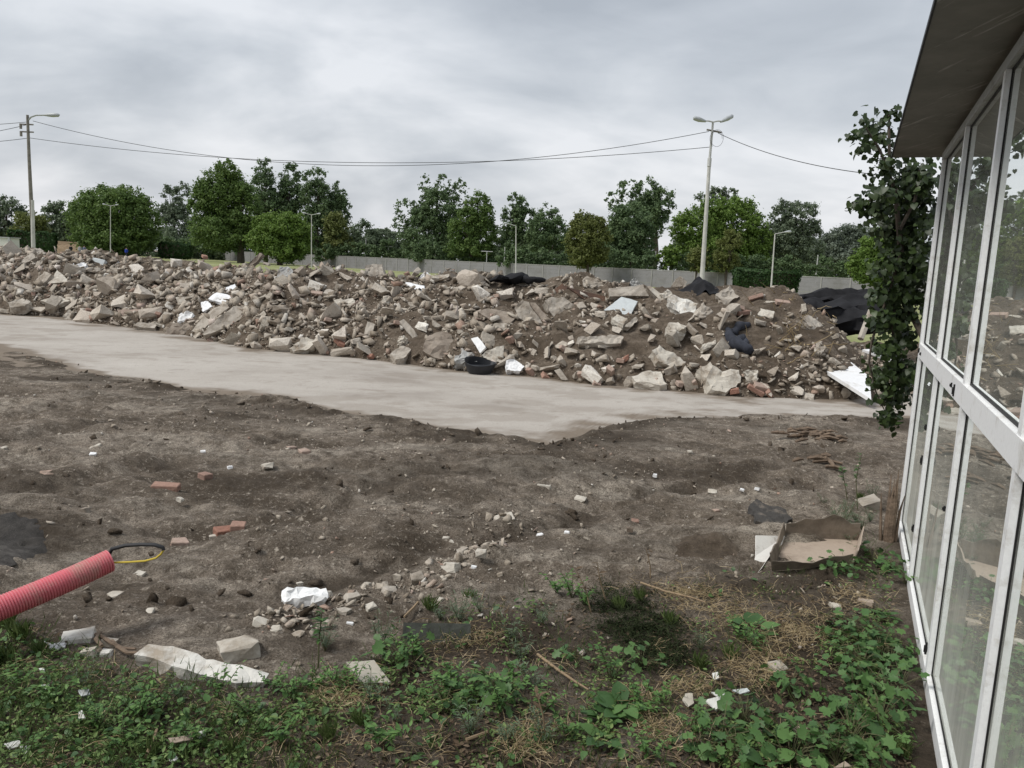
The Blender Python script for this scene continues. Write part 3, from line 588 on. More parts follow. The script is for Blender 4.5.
# name, outline, material, thickness, facing, label, category
TR = [
 ('concrete_slab', [(48, 283), (57.5, 270), (67, 279), (65, 282)], 'pale', .3, MD, 'pale pointed concrete block midway down the slope under the leaning lamp pole', 'rubble'),
 ('concrete_slab', [(33, 282), (45, 271), (51, 274), (41, 286)], 'midgrey', .18, LT, 'tilted grey concrete slab beside the pale pointed block below the leaning pole', 'rubble'),
 ('concrete_slab', [(2, 266), (10, 262), (18, 266), (15, 271), (2, 270)], 'pale', .2, UP, 'pale flat slab high on the pile at the picture edge, below the white container', 'rubble'),
 ('concrete_block', [(21, 250), (28, 246), (33, 252), (25, 257)], 'midgrey', .35, MD, 'grey block topmost on the crest, just before the leaning pole', 'rubble'),
 ('concrete_block', [(33, 248), (41, 247.5), (43, 254), (39, 259), (36, 258)], 'midgrey', .3, RT, 'grey block on the crest just behind the foot of the leaning pole', 'rubble'),
 ('concrete_beam', [(18, 262), (32, 253), (36, 257.5), (22, 265)], 'midgrey', .25, MD, 'long tilted grey beam piece under the crest below the leaning pole', 'rubble'),
 ('concrete_block', [(63.5, 316), (67, 311), (77, 311.5), (76, 320), (63.5, 320)], 'midgrey', .3, MD, 'square grey block at the pile foot, left of the hollow brick wall piece', 'rubble'),
 ('concrete_slab', [(133.6, 326), (138.6, 322.6), (156, 322), (155, 328)], 'midgrey', .2, UP, 'low grey slab lying at the road edge below the hollow brick wall piece', 'rubble'),
 ('concrete_slab', [(180, 283), (193.5, 282), (199, 297), (177, 301)], 'midgrey', .06, (0, -.6, .8), 'large grey slab with a white broken lower edge leaning midway on the pile', 'rubble'),
 ('plastic_sheet', [(218.5, 290), (235, 284), (237, 287.6), (227, 292)], 'white', .05, UP, 'upper of two crumpled white sheets above the long ribbed slabs', 'sheet'),
 ('plaster_board', [(207.6, 298.5), (217, 292), (232, 296), (233, 302), (227, 304)], 'white', .06, UP, 'whitish plaster board lying just below the crumpled white sheet', 'board'),
 ('plaster_board', [(201, 303), (207.6, 301), (212, 306), (202.6, 312)], 'white', .05, LT, 'small white board end between the grey slab and the ribbed slabs', 'board'),
 ('foam_block', [(179, 314), (192.6, 312), (194, 316), (185, 323.5), (178.8, 322.7)], 'foam', .15, FC, 'bright white block low on the pile above the brown foot block', 'foam block'),
 ('concrete_slab', [(191, 331), (212, 308.5), (223.5, 303.5), (228.5, 307), (200, 332)], 'midgrey', .16, (-.3, -.75, .55), 'upper of two long ribbed grey slabs sliding down side by side', 'rubble'),
 ('concrete_slab', [(202, 333.5), (233.5, 306), (258, 305), (253.6, 312), (223.5, 328.5), (205, 336)], 'midgrey', .22, (.1, -.8, .55), 'lower and longer of two ribbed grey slabs sliding down side by side', 'rubble'),
 ('concrete_block', [(165, 333.5), (172, 323), (193.5, 322), (190, 330), (178.4, 337), (166, 337.7)], 'brownslab', .35, MD, 'brown grey block jutting onto the road left of the ribbed slabs', 'rubble'),
 ('concrete_slab', [(276, 281), (279.5, 267.5), (288, 266), (292, 271), (290, 282)], 'upgrey', .09, FC, 'cool grey slab standing upright on the crest', 'rubble'),
 ('timber_beam', [(247, 266), (260, 252.5), (263, 254), (250, 268)], 'brownslab', .12, FC, 'brown beam pointing up at an angle above the crest', 'beam'),
 ('concrete_block', [(235, 271), (237, 267.5), (246, 266), (247, 270), (240, 273.4)], 'pale', .2, MD, 'whitish block on the crest beside the upward pointing brown beam', 'rubble'),
 ('concrete_chunk', [(264, 292), (268.6, 283), (277, 288.4)], 'pale', .15, MD, 'pale triangular chunk just below the upright cool grey slab', 'rubble'),
 ('concrete_chunk', [(288.4, 350), (303.4, 337), (314, 340), (313.4, 347), (297, 352)], 'pale', .3, MD, 'pale rounded chunk resting at the road edge below the white slab', 'rubble'),
 ('concrete_slab', [(334, 300), (353.5, 297.6), (355, 303.4), (344, 312.6), (340, 309)], 'pale', .12, (0, -.7, .7), 'white five cornered slab lying high on the slope', 'rubble'),
 ('concrete_boulder', [(366, 267), (371, 265), (382, 265), (384.4, 275), (375, 281), (367, 277)], 'midgrey', .4, FC, 'big grey boulder standing alone on the crest before the fence', 'rubble'),
 ('plastic_film', [(405, 281.7), (425, 286), (423.6, 290.6), (417, 290)], 'white', .04, UP, 'white film strip lying on the crest', 'film'),
 ('plaster_board', [(419.4, 278), (425, 270.4), (430, 275), (428, 284)], 'white', .06, FC, 'white board piece standing up behind the white film strip', 'board'),
 ('plaster_board', [(431, 276), (449.5, 274), (449, 277), (431.5, 278)], 'pale', .06, UP, 'flat white plate lying level on top of the crest', 'board'),
 ('concrete_slab', [(381, 300), (387, 296.8), (394.4, 307.6), (387, 310)], 'pale', .15, RT, 'pale slab tilted on the slope right of the white five cornered slab', 'rubble'),
 ('concrete_beam', [(360, 344), (367.7, 322.6), (375, 324), (367, 345)], 'midgrey', .18, FC, 'grey beam piece standing steeply low on the slope', 'rubble'),
 ('concrete_beam', [(399.4, 322), (403.6, 319), (418.6, 336), (413.6, 338.5)], 'midgrey', .16, FC, 'narrow grey beam piece leaning down towards the rounded boulder', 'rubble'),
 ('concrete_slab', [(390, 354), (400, 345), (412, 348.5), (403.6, 358.5), (395, 358.5)], 'midgrey', .16, UP, 'grey slab tipped at the pile foot left of the brown rounded boulder', 'rubble'),
 ('concrete_chunk', [(397, 342), (399.4, 336), (407.8, 338.5), (405, 343.5)], 'pale', .12, MD, 'small pale chunk just above the tipped grey foot slab', 'rubble'),
 ('concrete_boulder', [(422.5, 350), (430, 334), (441, 332), (451, 334), (455, 345), (453.4, 354), (440, 359)], 'brownslab', .5, MD, 'big brown rounded boulder low on the pile left of the black tub', 'rubble'),
 ('concrete_slab', [(477.6, 311.8), (486.8, 308), (511.8, 311), (516, 317.6), (510, 323.5), (493.5, 322.6)], 'brownslab', .28, (0, -.6, .8), 'flat brown boulder slab jutting from the middle of the slope', 'rubble'),
 ('concrete_slab', [(489, 326), (494, 322.6), (511, 324), (506.8, 331), (491.8, 332)], 'midgrey', .18, MD, 'smaller grey slab tucked under the flat brown boulder slab', 'rubble'),
 ('concrete_slab', [(515, 308), (521, 300), (529, 302), (538, 315), (543, 325), (527, 324), (518, 317)], 'midgrey', .2, FC, 'rounded grey slab on edge between flat brown slab and curved shell', 'rubble'),
 ('concrete_shell', [(545, 300), (553, 297), (564, 297.6), (577.8, 308), (577, 317), (567, 324.3), (556, 318), (548.6, 310)], 'midgrey', .2, (.15, -.85, .5), 'broad curved concrete shell facing out under the rusty sheets', 'rubble'),
 ('concrete_slab', [(529.4, 302), (535, 303), (553.6, 323.5), (543.6, 324)], 'brownslab', .1, (-.3, -.8, .5), 'dark slab edge leaning against the curved concrete shell', 'rubble'),
 ('rusty_sheet', [(552, 291.7), (562, 283.4), (568, 286.7), (565.3, 293.4), (553.6, 294.7)], 'rust', .03, (-.2, -.8, .5), 'smaller dark rusty steel sheet on the crest, left one', 'sheet metal'),
 ('rusty_sheet', [(567.5, 287), (586.7, 292), (607.6, 297), (605, 302), (585, 299.6)], 'rust', .03, (.1, -.8, .5), 'long brown rusty steel sheet on the crest, right one', 'sheet metal'),
 ('concrete_block', [(583.4, 278), (587.6, 274.5), (603.4, 285.4), (602, 288), (585, 287)], 'midgrey', .2, FC, 'slanting grey block on the crest behind the long rusty sheet', 'rubble'),
 ('foam_board', [(471, 338.5), (477.6, 336.5), (486, 347), (480, 353)], 'foam', .05, (-.2, -.8, .5), 'white foam board leaning above the black tub', 'foam board'),
 ('concrete_slab', [(481, 354.4), (490, 350), (503.5, 346), (505, 362), (487, 360)], 'pale', .1, FC, 'pale upright slab right of the foam board above the tub', 'rubble'),
 ('basin_piece', [(506, 361), (513.5, 358.5), (525, 366), (520, 371), (506, 370)], 'white', .12, MD, 'white rounded ceramic piece at the pile foot right of the black tub', 'ceramic piece'),
 ('concrete_chunk', [(454, 357), (462, 348.5), (473.4, 353.5), (475, 362), (457, 363.5)], 'upgrey', .25, MD, 'grey rounded chunk directly left of the black tub', 'rubble'),
 ('insulated_panel', [(603.8, 310), (621.8, 297), (637.7, 301), (630, 316)], 'bluegrey', .05, (0, -.6, .8), 'pale blue grey panel lying smooth near the crest', 'panel'),
 ('concrete_slab', [(611.8, 319), (617, 314.6), (627, 318), (623.5, 325)], 'pale', .1, UP, 'small pale slab under the pale blue panel', 'rubble'),
 ('concrete_slab', [(623.5, 327), (637, 316), (638, 320), (630, 328)], 'midgrey', .12, RT, 'slim grey slab slanting below the pale blue panel', 'rubble'),
 ('concrete_beam', [(646, 286), (651, 285), (675, 309), (671, 311)], 'pale', .14, FC, 'long whitish beam slanting down from the crest beside the white sack', 'beam'),
 ('bulk_sack', [(667, 299), (675, 295), (686, 298), (697, 304), (694, 315), (680, 314)], 'palewhite', .3, MD, 'dirty white sack slumped right of the whitish beam', 'sack'),
 ('concrete_block', [(693.6, 315), (702, 303), (710, 308.8), (713.6, 314), (702, 320)], 'midgrey', .25, RT, 'grey wedge shaped block directly under the peaked black felt', 'rubble'),
 ('kerb_block', [(578, 338), (600, 336), (621.8, 335.5), (621, 344), (578.5, 344)], 'midgrey', .16, MD, 'long segmented grey kerb block half buried in the middle of the slope', 'kerb'),
 ('concrete_chunk', [(667, 323), (669.4, 320.4), (687, 323.8), (685, 329), (673.6, 332)], 'pale', .2, UP, 'pale flat chunk in brown soil below the white sack', 'rubble'),
 ('concrete_slab', [(652.7, 350.5), (660, 345.5), (673, 353), (687, 363), (677, 367), (658.5, 360.5)], 'pale', .14, (.2, -.7, .7), 'pale rounded long slab sliding towards the foot of the slope', 'rubble'),
 ('concrete_slab', [(633.5, 377), (647, 370.5), (660, 372), (667, 384), (660, 386), (635, 381.4)], 'pale', .1, UP, 'pale flat slab lying at the road edge below the rounded long slab', 'rubble'),
 ('concrete_beam', [(701, 345.5), (715, 339.7), (716, 344), (703.6, 350)], 'pale', .12, MD, 'short pale beam lying left of the blue jacket', 'rubble'),
 ('concrete_block', [(627.6, 285.4), (633.5, 279.5), (641, 284.5), (638, 288)], 'upgrey', .2, FC, 'small pale dome shaped block on the crest above the pale blue panel', 'rubble'),
 ('concrete_beam', [(608.4, 289), (643.5, 285.4), (648.5, 295), (610, 297)], 'midgrey', .3, MD, 'long grey block along the crest behind the pale blue panel', 'rubble'),
 ('concrete_block', [(659.4, 293.7), (670, 289.6), (672, 293.7), (665, 299)], 'pale', .2, MD, 'pale block between the whitish beam and the peaked felt', 'rubble'),
 ('concrete_boulder', [(700, 367), (710, 364), (721.7, 369), (741, 370.5), (739, 382), (725, 394), (710, 389)], 'pale', .4, MD, 'big pale angular boulder at the road edge beside the red bricks', 'rubble'),
 ('concrete_block', [(745, 372), (757, 370.5), (757.6, 379), (748.4, 380.5)], 'pale', .18, MD, 'tan square block just above the red bricks at the pile foot', 'rubble'),
 ('concrete_block', [(716.7, 295.4), (730, 287), (740, 295.4), (725, 305.4)], 'midgrey', .3, MD, 'grey block on the crest right of the peaked black felt', 'rubble'),
 ('concrete_slab', [(705, 320.4), (731.7, 304), (740, 304), (718, 322)], 'midgrey', .18, LT, 'long grey slab sloping below the crest above the blue jacket', 'rubble'),
 ('concrete_slab', [(757.6, 315.4), (762, 308), (773.5, 311), (773.5, 317)], 'pale', .08, UP, 'thin white slab near the crest above and right of the blue jacket', 'rubble'),
 ('concrete_slab', [(800, 317), (808.5, 314), (822.7, 324), (815, 332)], 'midgrey', .14, RT, 'grey slab sliding down the far shoulder below the large black felt', 'rubble'),
 ('concrete_chunk', [(815, 352), (818.6, 340.5), (826, 347), (822.7, 354)], 'midgrey', .14, MD, 'grey chunk stuck in bare soil above the leaning white board', 'rubble'),
 ('concrete_slab', [(40, 300), (60, 296), (72, 300), (58, 304)], 'pale', .1, UP, 'thin pale slab lying level midway on the slope below the pale pointed block', 'rubble'),
 ('concrete_slab', [(8, 303), (22, 298), (31, 301), (24, 306), (10, 307)], 'midgrey', .2, UP, 'flat grey slab low on the slope at the picture edge', 'rubble'),
 ('concrete_slab', [(116, 281), (122, 276), (136, 281), (130, 286)], 'midgrey', .14, RT, 'grey slab midway on the slope right of the dark earth hollow', 'rubble'),
]
for k, (nm, poly, mt, th, nr, lab, cat) in enumerate(TR):
    rg = .028 if ('boulder' in nm or 'chunk' in nm or 'block' in nm) else (.004 if mt in ('bluegrey', 'rust', 'foam') else .014)
    if nm == 'bulk_sack': rg = .02
    o = traced(nm, poly, M[mt], th, nr, seed=k, rough=rg, lift=.10 if th < .2 else .16)
    tag(o, lab, cat, 'broken concrete slabs and boards on the rubble' if cat == 'rubble' else None)
# hollow brick wall piece and the white broken edge of the slab
o = traced('brick_wall_piece', [(117, 310), (145, 309), (143.6, 318), (120, 318.5)], M['palebrick'], .2, FC, rough=.008)
tag(o, 'piece of hollow brick wall low on the pile beside dark earth', 'wall piece')
o = traced('plaster_edge', [(176, 297), (198.5, 296), (198, 300), (178, 305)], M['pale'], .05, FC, rough=.006, lift=.14)
tag(o, 'white plaster strip along the lower edge of the large grey slab', 'plaster strip')
# leaning white board
def slab_pts(name, P, th, mt, rough=0):
    P = [np.array(p) for p in P]; n = np.cross(P[1] - P[0], P[-1] - P[0]); n /= np.linalg.norm(n); c = np.mean(P, 0); b = MB()
    k = len(P); b.add([p - c for p in P] + [p - c - n * th for p in P], [list(range(k)), list(range(2 * k - 1, k - 1, -1))] + [[i, i + k, (i + 1) % k + k, (i + 1) % k] for i in range(k)])
    return b.build(name, M[mt], loc=c)
o = slab_pts('insulation_board', [at_y(821, 371, 11.3), at_y(835, 380, 10.75), at_y(871, 403, 10.1), at_y(869, 380, 10.9), at_y(851, 365.5, 11.6)], -.05, 'white')
tag(o, 'large white board leaning on the earth at the pile end by the climbing plant', 'board')
o = slab_pts('sheet_piece', [at_y(862, 352, 12.4), at_y(872, 355, 12.2), at_y(892, 364, 12.0), at_y(890, 350, 12.6)], -.04, 'white')
tag(o, 'white sheet half hidden behind the climbing plant beside the steel post', 'sheet')
b = MB(); P = [at_y(860.5, 339, 11.9), at_y(871, 311, 12.1)]; b.tube(P, .05, 6)
o = b.build('steel_post', M['midgrey'], org=P[0], loc=P[0]); tag(o, 'bent grey steel post sticking up beside the climbing plant', 'post')
# foam block and white bag on the far crest
o = traced('foam_block', [(92, 257), (105, 260), (103.5, 265), (91, 264)], M['bluegrey'], .2, FC, rough=.004); tag(o, 'pale foam block sitting on the crest under the double lamp', 'foam block')
o = traced('plastic_bag', [(108.5, 263), (117, 261.5), (125, 266), (123, 268), (109, 266)], M['white'], .2, UP, rough=.03); tag(o, 'white plastic bag on the crest right of the pale foam block', 'bag')
o = traced('plastic_bag', [(73, 265), (79, 262), (87, 264), (84, 268), (74, 267)], M['white'], .2, UP, rough=.03); tag(o, 'white plastic bag on the crest left of the pale foam block', 'bag')
# black tub: open rounded pan
def tub():
    c = on_mound(479, 371); c = np.array([c[0], toeY(c[0]) - .12, .0]); b = MB(); n = 20
    rings = [(.0, .0), (.17, .0), (.21, .10), (.235, .19), (.215, .19), (.185, .07), (.0, .05)]
    for k, (r, z) in enumerate(rings):
        for i in range(n):
            a = 2 * PI * i / n; b.v.append((r * math.cos(a) * 1.05, r * math.sin(a) * .8, z + .02 * math.sin(2 * a + k)))
    for k in range(len(rings) - 1):
        for i in range(n): j = (i + 1) % n; b.f.append([k * n + i, k * n + j, (k + 1) * n + j, (k + 1) * n + i])
    o = b.build('plastic_tub', M['tub'], smooth=True, loc=c); o.rotation_euler = (.25, .06, .3)
    tag(o, 'black plastic tub lying open at the road edge in front of the pile', 'tub')
tub()
# felt covers
def felt(cx, ytop, wpx, depth, Y, label, peak=1.3, seed=0, p=None):
    k = Y / FPX; c = at_y(cx, ytop, Y); n = 40; w = wpx * k / 2; ztop = c[2]; V = []
    u = np.linspace(-1, 1, n); h = max(.12, ztop - float(mound_h(c[0], Y)))
    for j in u:
        for i in u:
            r = math.hypot(i, j); q = max(0, 1 - max(abs(i), abs(j)) ** 2.4 * .5 - r * r * .5)
            z = q ** (1 / peak) if p is None else max(0, 1 - (abs(i - p) * 1.1 + abs(j) * .8)) ** .8
            z = h * (z * .92 + (.30 * float(fbm(i * 1.6 + seed, j * 2.4, seed, 3)) - .16 * abs(float(vn(i * 3.5 + j * 2 + seed, j * 2.5, seed + 4)))) * min(1, q * 2.5))
            x, y = c[0] + i * w, Y + j * depth / 2; g = float(mound_h(x, y))
            V.append((i * w, j * depth / 2, g - c[2] + .015 + max(z, 0) * (1 if g + z < ztop + .1 else .9)))
    a = (np.arange(n - 1)[:, None] * n + np.arange(n - 1)[None]).ravel()
    me = newmesh('felt_cover', V, np.stack([a, a + 1, a + n + 1, a + n], 1), M['felt'], True)
    tag(link('felt_cover', me, loc=c), label, 'felt cover', 'black felt covers thrown over the rubble')
felt(700, 278, 40, .7, 13.8, 'peaked black felt cover rising at the foot of the double lamp pole', 1.2, 5, p=.1)
def felt_roll(pts, Y, label, seed, flat=1.0, name='felt_roll'):
    """a slumped roll of felt lying along the heap: (px, py, radius px) points along its length"""
    k = Y / FPX; P = [Vector(at_y(x, y, Y + .1 * math.sin(i * 1.7 + seed))) for i, (x, y, r) in enumerate(pts)]; c = P[len(P) // 2].copy(); Q = []; R = []
    for i in range(len(P) - 1):
        for t in (0, .2, .4, .6, .8): Q.append(P[i].lerp(P[i + 1], t) - c); R.append((pts[i][2] * (1 - t) + pts[i + 1][2] * t) * k)
    Q.append(P[-1] - c); R.append(pts[-1][2] * k); b = MB(); b.tube(Q, R, 20); V = []
    for v in b.v:
        f = float(fbm(v[0] * 2.6 + seed, v[2] * 5 + v[1] * 3, seed, 4)); g = float(vn(v[0] * 1.6 + v[1] * 3 + seed, v[1] * 9 + v[2] * 9, seed + 3)); V.append((v[0] + .12 * f, v[1] * 1.6 + .2 * g, v[2] * flat + .17 * f * flat - .09 * abs(g)))
    b.v = V; tag(b.build(name, M['felt'], smooth=True, loc=c), label, 'felt', 'black felt thrown over the rubble')
felt_roll([(489, 279, 1.5), (498, 278.5, 4.5), (509, 279, 5.5), (520, 280, 5), (533, 281, 4.5), (543, 283, 1.5)], 14.4, 'low black felt lying flat on the crest before the thin white street lamp', 3, .8)
felt_roll([(655, 295, 2), (664, 294, 5), (676, 295, 6), (686, 296, 3)], 13.8, 'dark flat felt fold just left of the peaked black felt', 8, .8)
felt_roll([(738, 297, 2), (752, 297, 5), (766, 298, 7), (778, 297, 6), (790, 298, 3)], 14.0, 'dark folded felt behind the crest under the clipped hedge', 9, .9)
felt_roll([(796, 300, 3), (806, 297, 6), (826, 296, 8), (850, 295, 8), (880, 297, 8), (900, 300, 4)], 15.6, 'upper black felt roll of the dark pile beside the climbing plant', 12)
felt_roll([(790, 305, 3), (802, 307, 8), (824, 311, 12), (846, 311, 13), (872, 313, 13), (896, 316, 6)], 15.1, 'middle black felt roll, thickest of the dark pile beside the climbing plant', 15)
felt_roll([(812, 316, 4), (830, 319, 9), (852, 320, 11), (876, 321, 12), (900, 324, 6)], 14.75, 'lowest black felt roll in the dark pile beside the climbing plant', 18)
# jacket
def jacket():
    pts = [(727, 330, 3), (729, 336, 6), (733, 343, 8), (739, 348, 8), (746, 351, 7), (753, 353, 3)]; P = [on_mound(q[0], q[1]) + np.array([0, -.05, .02]) for q in pts]; c = P[2]
    b = MB(); b.tube([p - c for p in P], [q[2] * .0105 for q in pts], 22)
    P2 = [on_mound(q[0], q[1]) + np.array([0, -.07, .02]) - c for q in [(731, 332), (736, 327), (742, 325), (747, 324)]]
    b.tube(P2, [.055, .05, .045, .025], 16)
    P3 = [on_mound(q[0], q[1]) + np.array([0, -.1, .0]) - c for q in [(734, 340), (740, 337), (743, 342), (741, 347)]]
    b.tube(P3, [.05, .045, .04, .03], 14)
    me = newmesh('jacket', b.v, b.f, M['cloth']); bm = bmesh.new(); bm.from_mesh(me); bmesh.ops.subdivide_edges(bm, edges=[e for e in bm.edges if e.calc_length() > .03], cuts=2, use_grid_fill=True)
    bm.normal_update()
    for v in bm.verts:
        q = v.co; v.co = q + v.normal * (.055 * float(fbm(q.x * 7 + q.y * 3, q.z * 9 + 3, 61, 3)) + .03 * float(abs(vn(q.x * 16 + q.z * 6, q.z * 5 + q.y * 11, 66)))) - Vector((0, 0, .015))
    bm.to_mesh(me); bm.free(); me.polygons.foreach_set('use_smooth', [True] * len(me.polygons)); o = link('jacket', me, loc=c)
    tag(o, 'dark blue jacket crumpled on the slope above the pale angular boulder', 'jacket')
jacket()
# ---------------------------------------------------------------- chunks: the largest 280 as things
protos = []
for k in range(26):
    kind = k % 4
    dims = [(1, .78, .5), (1, .8, .22), (1, .45, .3), (1, .85, .6)][kind]
    protos.append((['blocky', 'flat', 'long', 'rounded'][kind], hull_mesh('concrete_chunk', dims, M['concrete'], 100 + k, (8, 8, 8, 11)[kind], .018, 2, .6)))
def zone_of(p):
    t = (p[1] - toeY(p[0])) / 6
    return 'at the foot' if t < .10 else ('low on the slope' if t < .2 else ('high on the slope' if t < .36 else 'on the crest'))
TRBOX = [(min(p[0] for p in t[1]), max(p[0] for p in t[1]), min(p[1] for p in t[1]), max(p[1] for p in t[1])) for t in TR] + [(463, 494, 358, 374), (821, 872, 366, 402), (726, 754, 324, 353), (117, 145, 309, 318), (90, 106, 256, 266), (108, 126, 261, 269)]
cands = []
tries = 0
while len(cands) < 290 and tries < 16000:
    tries += 1
    px = rnd.uniform(-4, 872); ty = np.interp(px, [q[0] for q in _toe_px], [q[1] for q in _toe_px]); ry = np.interp(px, [0, 60, 130, 260, 320, 450, 520, 640, 740, 790, 870], [252, 255, 266, 262, 274, 276, 284, 285, 287, 292, 360])
    py = ry + (ty - ry) * rnd.random() ** .9
    bare = sstep(-.02, .10, fbm(np.array(px * .022), np.array(py * .05), 71, 2)) * (.5 if px < 330 else .9)
    if px > 745 and py < 372: bare = .85
    if rnd.random() < float(bare): continue
    s = (min(28, 6.5 + rnd.expovariate(1 / 4.5)) if len(cands) > 95 else rnd.uniform(11, 23)) * (1.0 if py < ty - 12 else 1.15)
    if px > 745: s = min(s, 12)
    if any(a[0] - 2 < px < a[1] + 2 and a[2] - 2 < py < a[3] + 3 for a in TRBOX): continue
    if any(math.hypot(px - c[0], (py - c[1]) * 1.2) < .42 * (s + c[2]) for c in cands): continue
    p = on_mound(px, py)
    if p is None: continue
    cands.append((px, py, s, p))
for px, py, s, p in cands:
    shp, me = rnd.choice(protos)
    size = s * p[1] / FPX * 1.08
    o = link('concrete_chunk', me); o.scale = (size * rnd.uniform(.8, 1.25), size * rnd.uniform(.8, 1.2), size * rnd.uniform(.75, 1.2))
    o.rotation_euler = (rnd.gauss(.3, .5), rnd.gauss(0, .5), rnd.uniform(0, 2 * PI)); o.location = p + np.array([0, -.08 * size, size * .15])
    sz = 'small' if s < 8 else ('medium' if s < 12 else 'large')
    want(o, f'{sz} {shp} chunk', 'rubble', proj(o.location), 'broken concrete chunks in the rubble pile', zone_of(p))
# bricks
def brick_mesh(seed, broken, mt, name='brick'):
    r = random.Random(seed); L = .24 if not broken else r.uniform(.10, .17)
    bm = bmesh.new(); bmesh.ops.create_cube(bm, size=1)
    for v in bm.verts:
        v.co = Vector((v.co.x * L, v.co.y * .115, v.co.z * .065)) + Vector([r.uniform(-1, 1) * .004 for _ in range(3)])
        if broken and v.co.x > 0: v.co.x += r.uniform(-.05, .02)
    bmesh.ops.bevel(bm, geom=bm.edges[:], offset=.006, segments=1, affect='EDGES')
    me = bpy.data.meshes.new(name); bm.to_mesh(me); bm.free(); me.materials.append(M[mt]); return me
bmeshes = [brick_mesh(k, k % 3 != 0, 'brick' if k % 4 else 'palebrick') for k in range(9)]
bp = [(655, 384), (697, 385), (693, 384), (741, 396), (733, 393), (748, 394), (755, 392), (745, 388), (760, 389), (735, 397), (768, 395), (790, 397), (372, 359), (378, 361), (586, 377), (588, 381), (596, 382), (676, 382), (680, 386), (507, 340), (510, 342),
      (500, 295), (497, 299), (503, 292), (494, 303), (670, 338), (674, 341), (715, 310), (736, 313), (731, 317), (742, 315), (748, 320), (755, 300), (790, 300), (782, 305), (826, 364), (339, 343), (336, 340), (342, 346), (396, 322), (397, 325), (327, 315), (328, 322), (331, 318),
      (262, 279), (265, 283), (268, 280), (272, 277), (205, 258), (200, 262), (203, 265), (255, 284), (160, 318), (163, 321), (167, 316), (210, 340), (214, 341), (220, 342), (562, 351), (553, 346), (620, 363), (612, 366), (625, 361), (645, 350), (530, 374), (522, 373), (545, 378), (575, 372), (35, 296), (70, 305), (90, 312), (300, 299), (318, 296), (445, 362), (610, 374)]
for q in bp[::2]:
    p = on_mound(*q)
    if p is None: continue
    o = link('brick', rnd.choice(bmeshes)); o.location = p + np.array([0, -.03, .035]); o.rotation_euler = (rnd.gauss(.3, .4), rnd.gauss(0, .4), rnd.uniform(0, PI))
    want(o, 'broken reddish brick', 'brick', proj(o.location), 'bricks scattered through the rubble pile', zone_of(p))
# small rubble: uncountable fragments
def scatter_hulls(name, P, sizes, mt, seed, nproto=20, n=9, flat=.7):
    r = np.random.default_rng(seed); PV, PF = [], []
    for k in range(nproto):
        me = hull_mesh('tmp', ((1, .8, flat * .62), (1, .7, flat * .24), (1, .42, flat * .4), (1, .85, flat * .2))[k % 4], mt, seed * 50 + k, 8 + (k % 5 == 0), 0, 0, .42)
        me.calc_loop_triangles()
        V = np.array([v.co[:] for v in me.vertices]); F = np.array([t.vertices[:] for t in me.loop_triangles]); PV.append(V); PF.append(F); bpy.data.meshes.remove(me)
    VV, FF, off = [], [], 0
    idx = r.integers(0, nproto, len(P)); ang = r.uniform(0, 2 * PI, len(P)); tl = r.normal(0, .75, (len(P), 2))
    for i, p in enumerate(P):
        e = np.array(Euler((tl[i, 0], tl[i, 1], ang[i])).to_matrix()); V = (PV[idx[i]] * sizes[i]) @ e.T + p
        VV.append(V); FF.append(PF[idx[i]] + off); off += len(V)
    return link(name, newmesh(name, np.concatenate(VV), np.concatenate(FF), mt))
nfr = 30000
Xf = np.concatenate([rng.uniform(-17.5, 6.2, nfr - 2000), rng.uniform(5, 9, 2000)]); tf = np.abs(rng.beta(1.15, 1.7, nfr) * .62 - .012)
Yf = toeY(Xf) + 6 * tf; dens = fbm(Xf * 1.1, Yf * 1.1, 81, 3) + .25 * (Xf < -2.6) + .25 * (tf < .07)
keep = dens > rng.uniform(-.40, .45, nfr) - .16 * (Xf < -2) + .06 * (Xf > -1)
coneX = (Xf > 3.2) & (Xf < 6) & (tf > .12); keep &= ~(coneX & (rng.random(nfr) < .6))
Xf, Yf, tf = Xf[keep], Yf[keep], tf[keep]
sf = np.clip(rng.exponential(.030, len(Xf)) + .011, 0, .26); _b = rng.random(len(Xf)) < .075; sf = np.where(_b, rng.uniform(.10, .26, len(Xf)) * (.7 + .3 * (Xf < 0)), sf)
Zf = mound_h(Xf, Yf) + sf * .25
tag(scatter_hulls('rubble', np.stack([Xf, Yf, np.maximum(Zf, .005)], 1), sf, M['frag'], 3), 'small broken concrete and brick fragments over the mound', kind='stuff')
# roots and twigs on the earth cone
b = MB()
for k in range(60):
    q = (rnd.gauss(795, 22), rnd.gauss(325, 22)); p = on_mound(*q)
    if p is None or mound_h(p[0], p[1]) < p[2] - .1 or p[1] > toeY(p[0]) + 2.6: continue
    P = [Vector(p)]; d = Vector((rnd.uniform(-1, 1), -.3, rnd.uniform(-.6, .9)))
    for i in range(4): P.append(P[-1] + d * rnd.uniform(.04, .11) + Vector((0, -.01, rnd.uniform(-.03, .04))))
    b.tube(P, [.008, .007, .005, .004, .002], 4)
tag(b.build('straw', M['straw']), 'dry roots and stalks hanging out of the earth cone', kind='stuff')
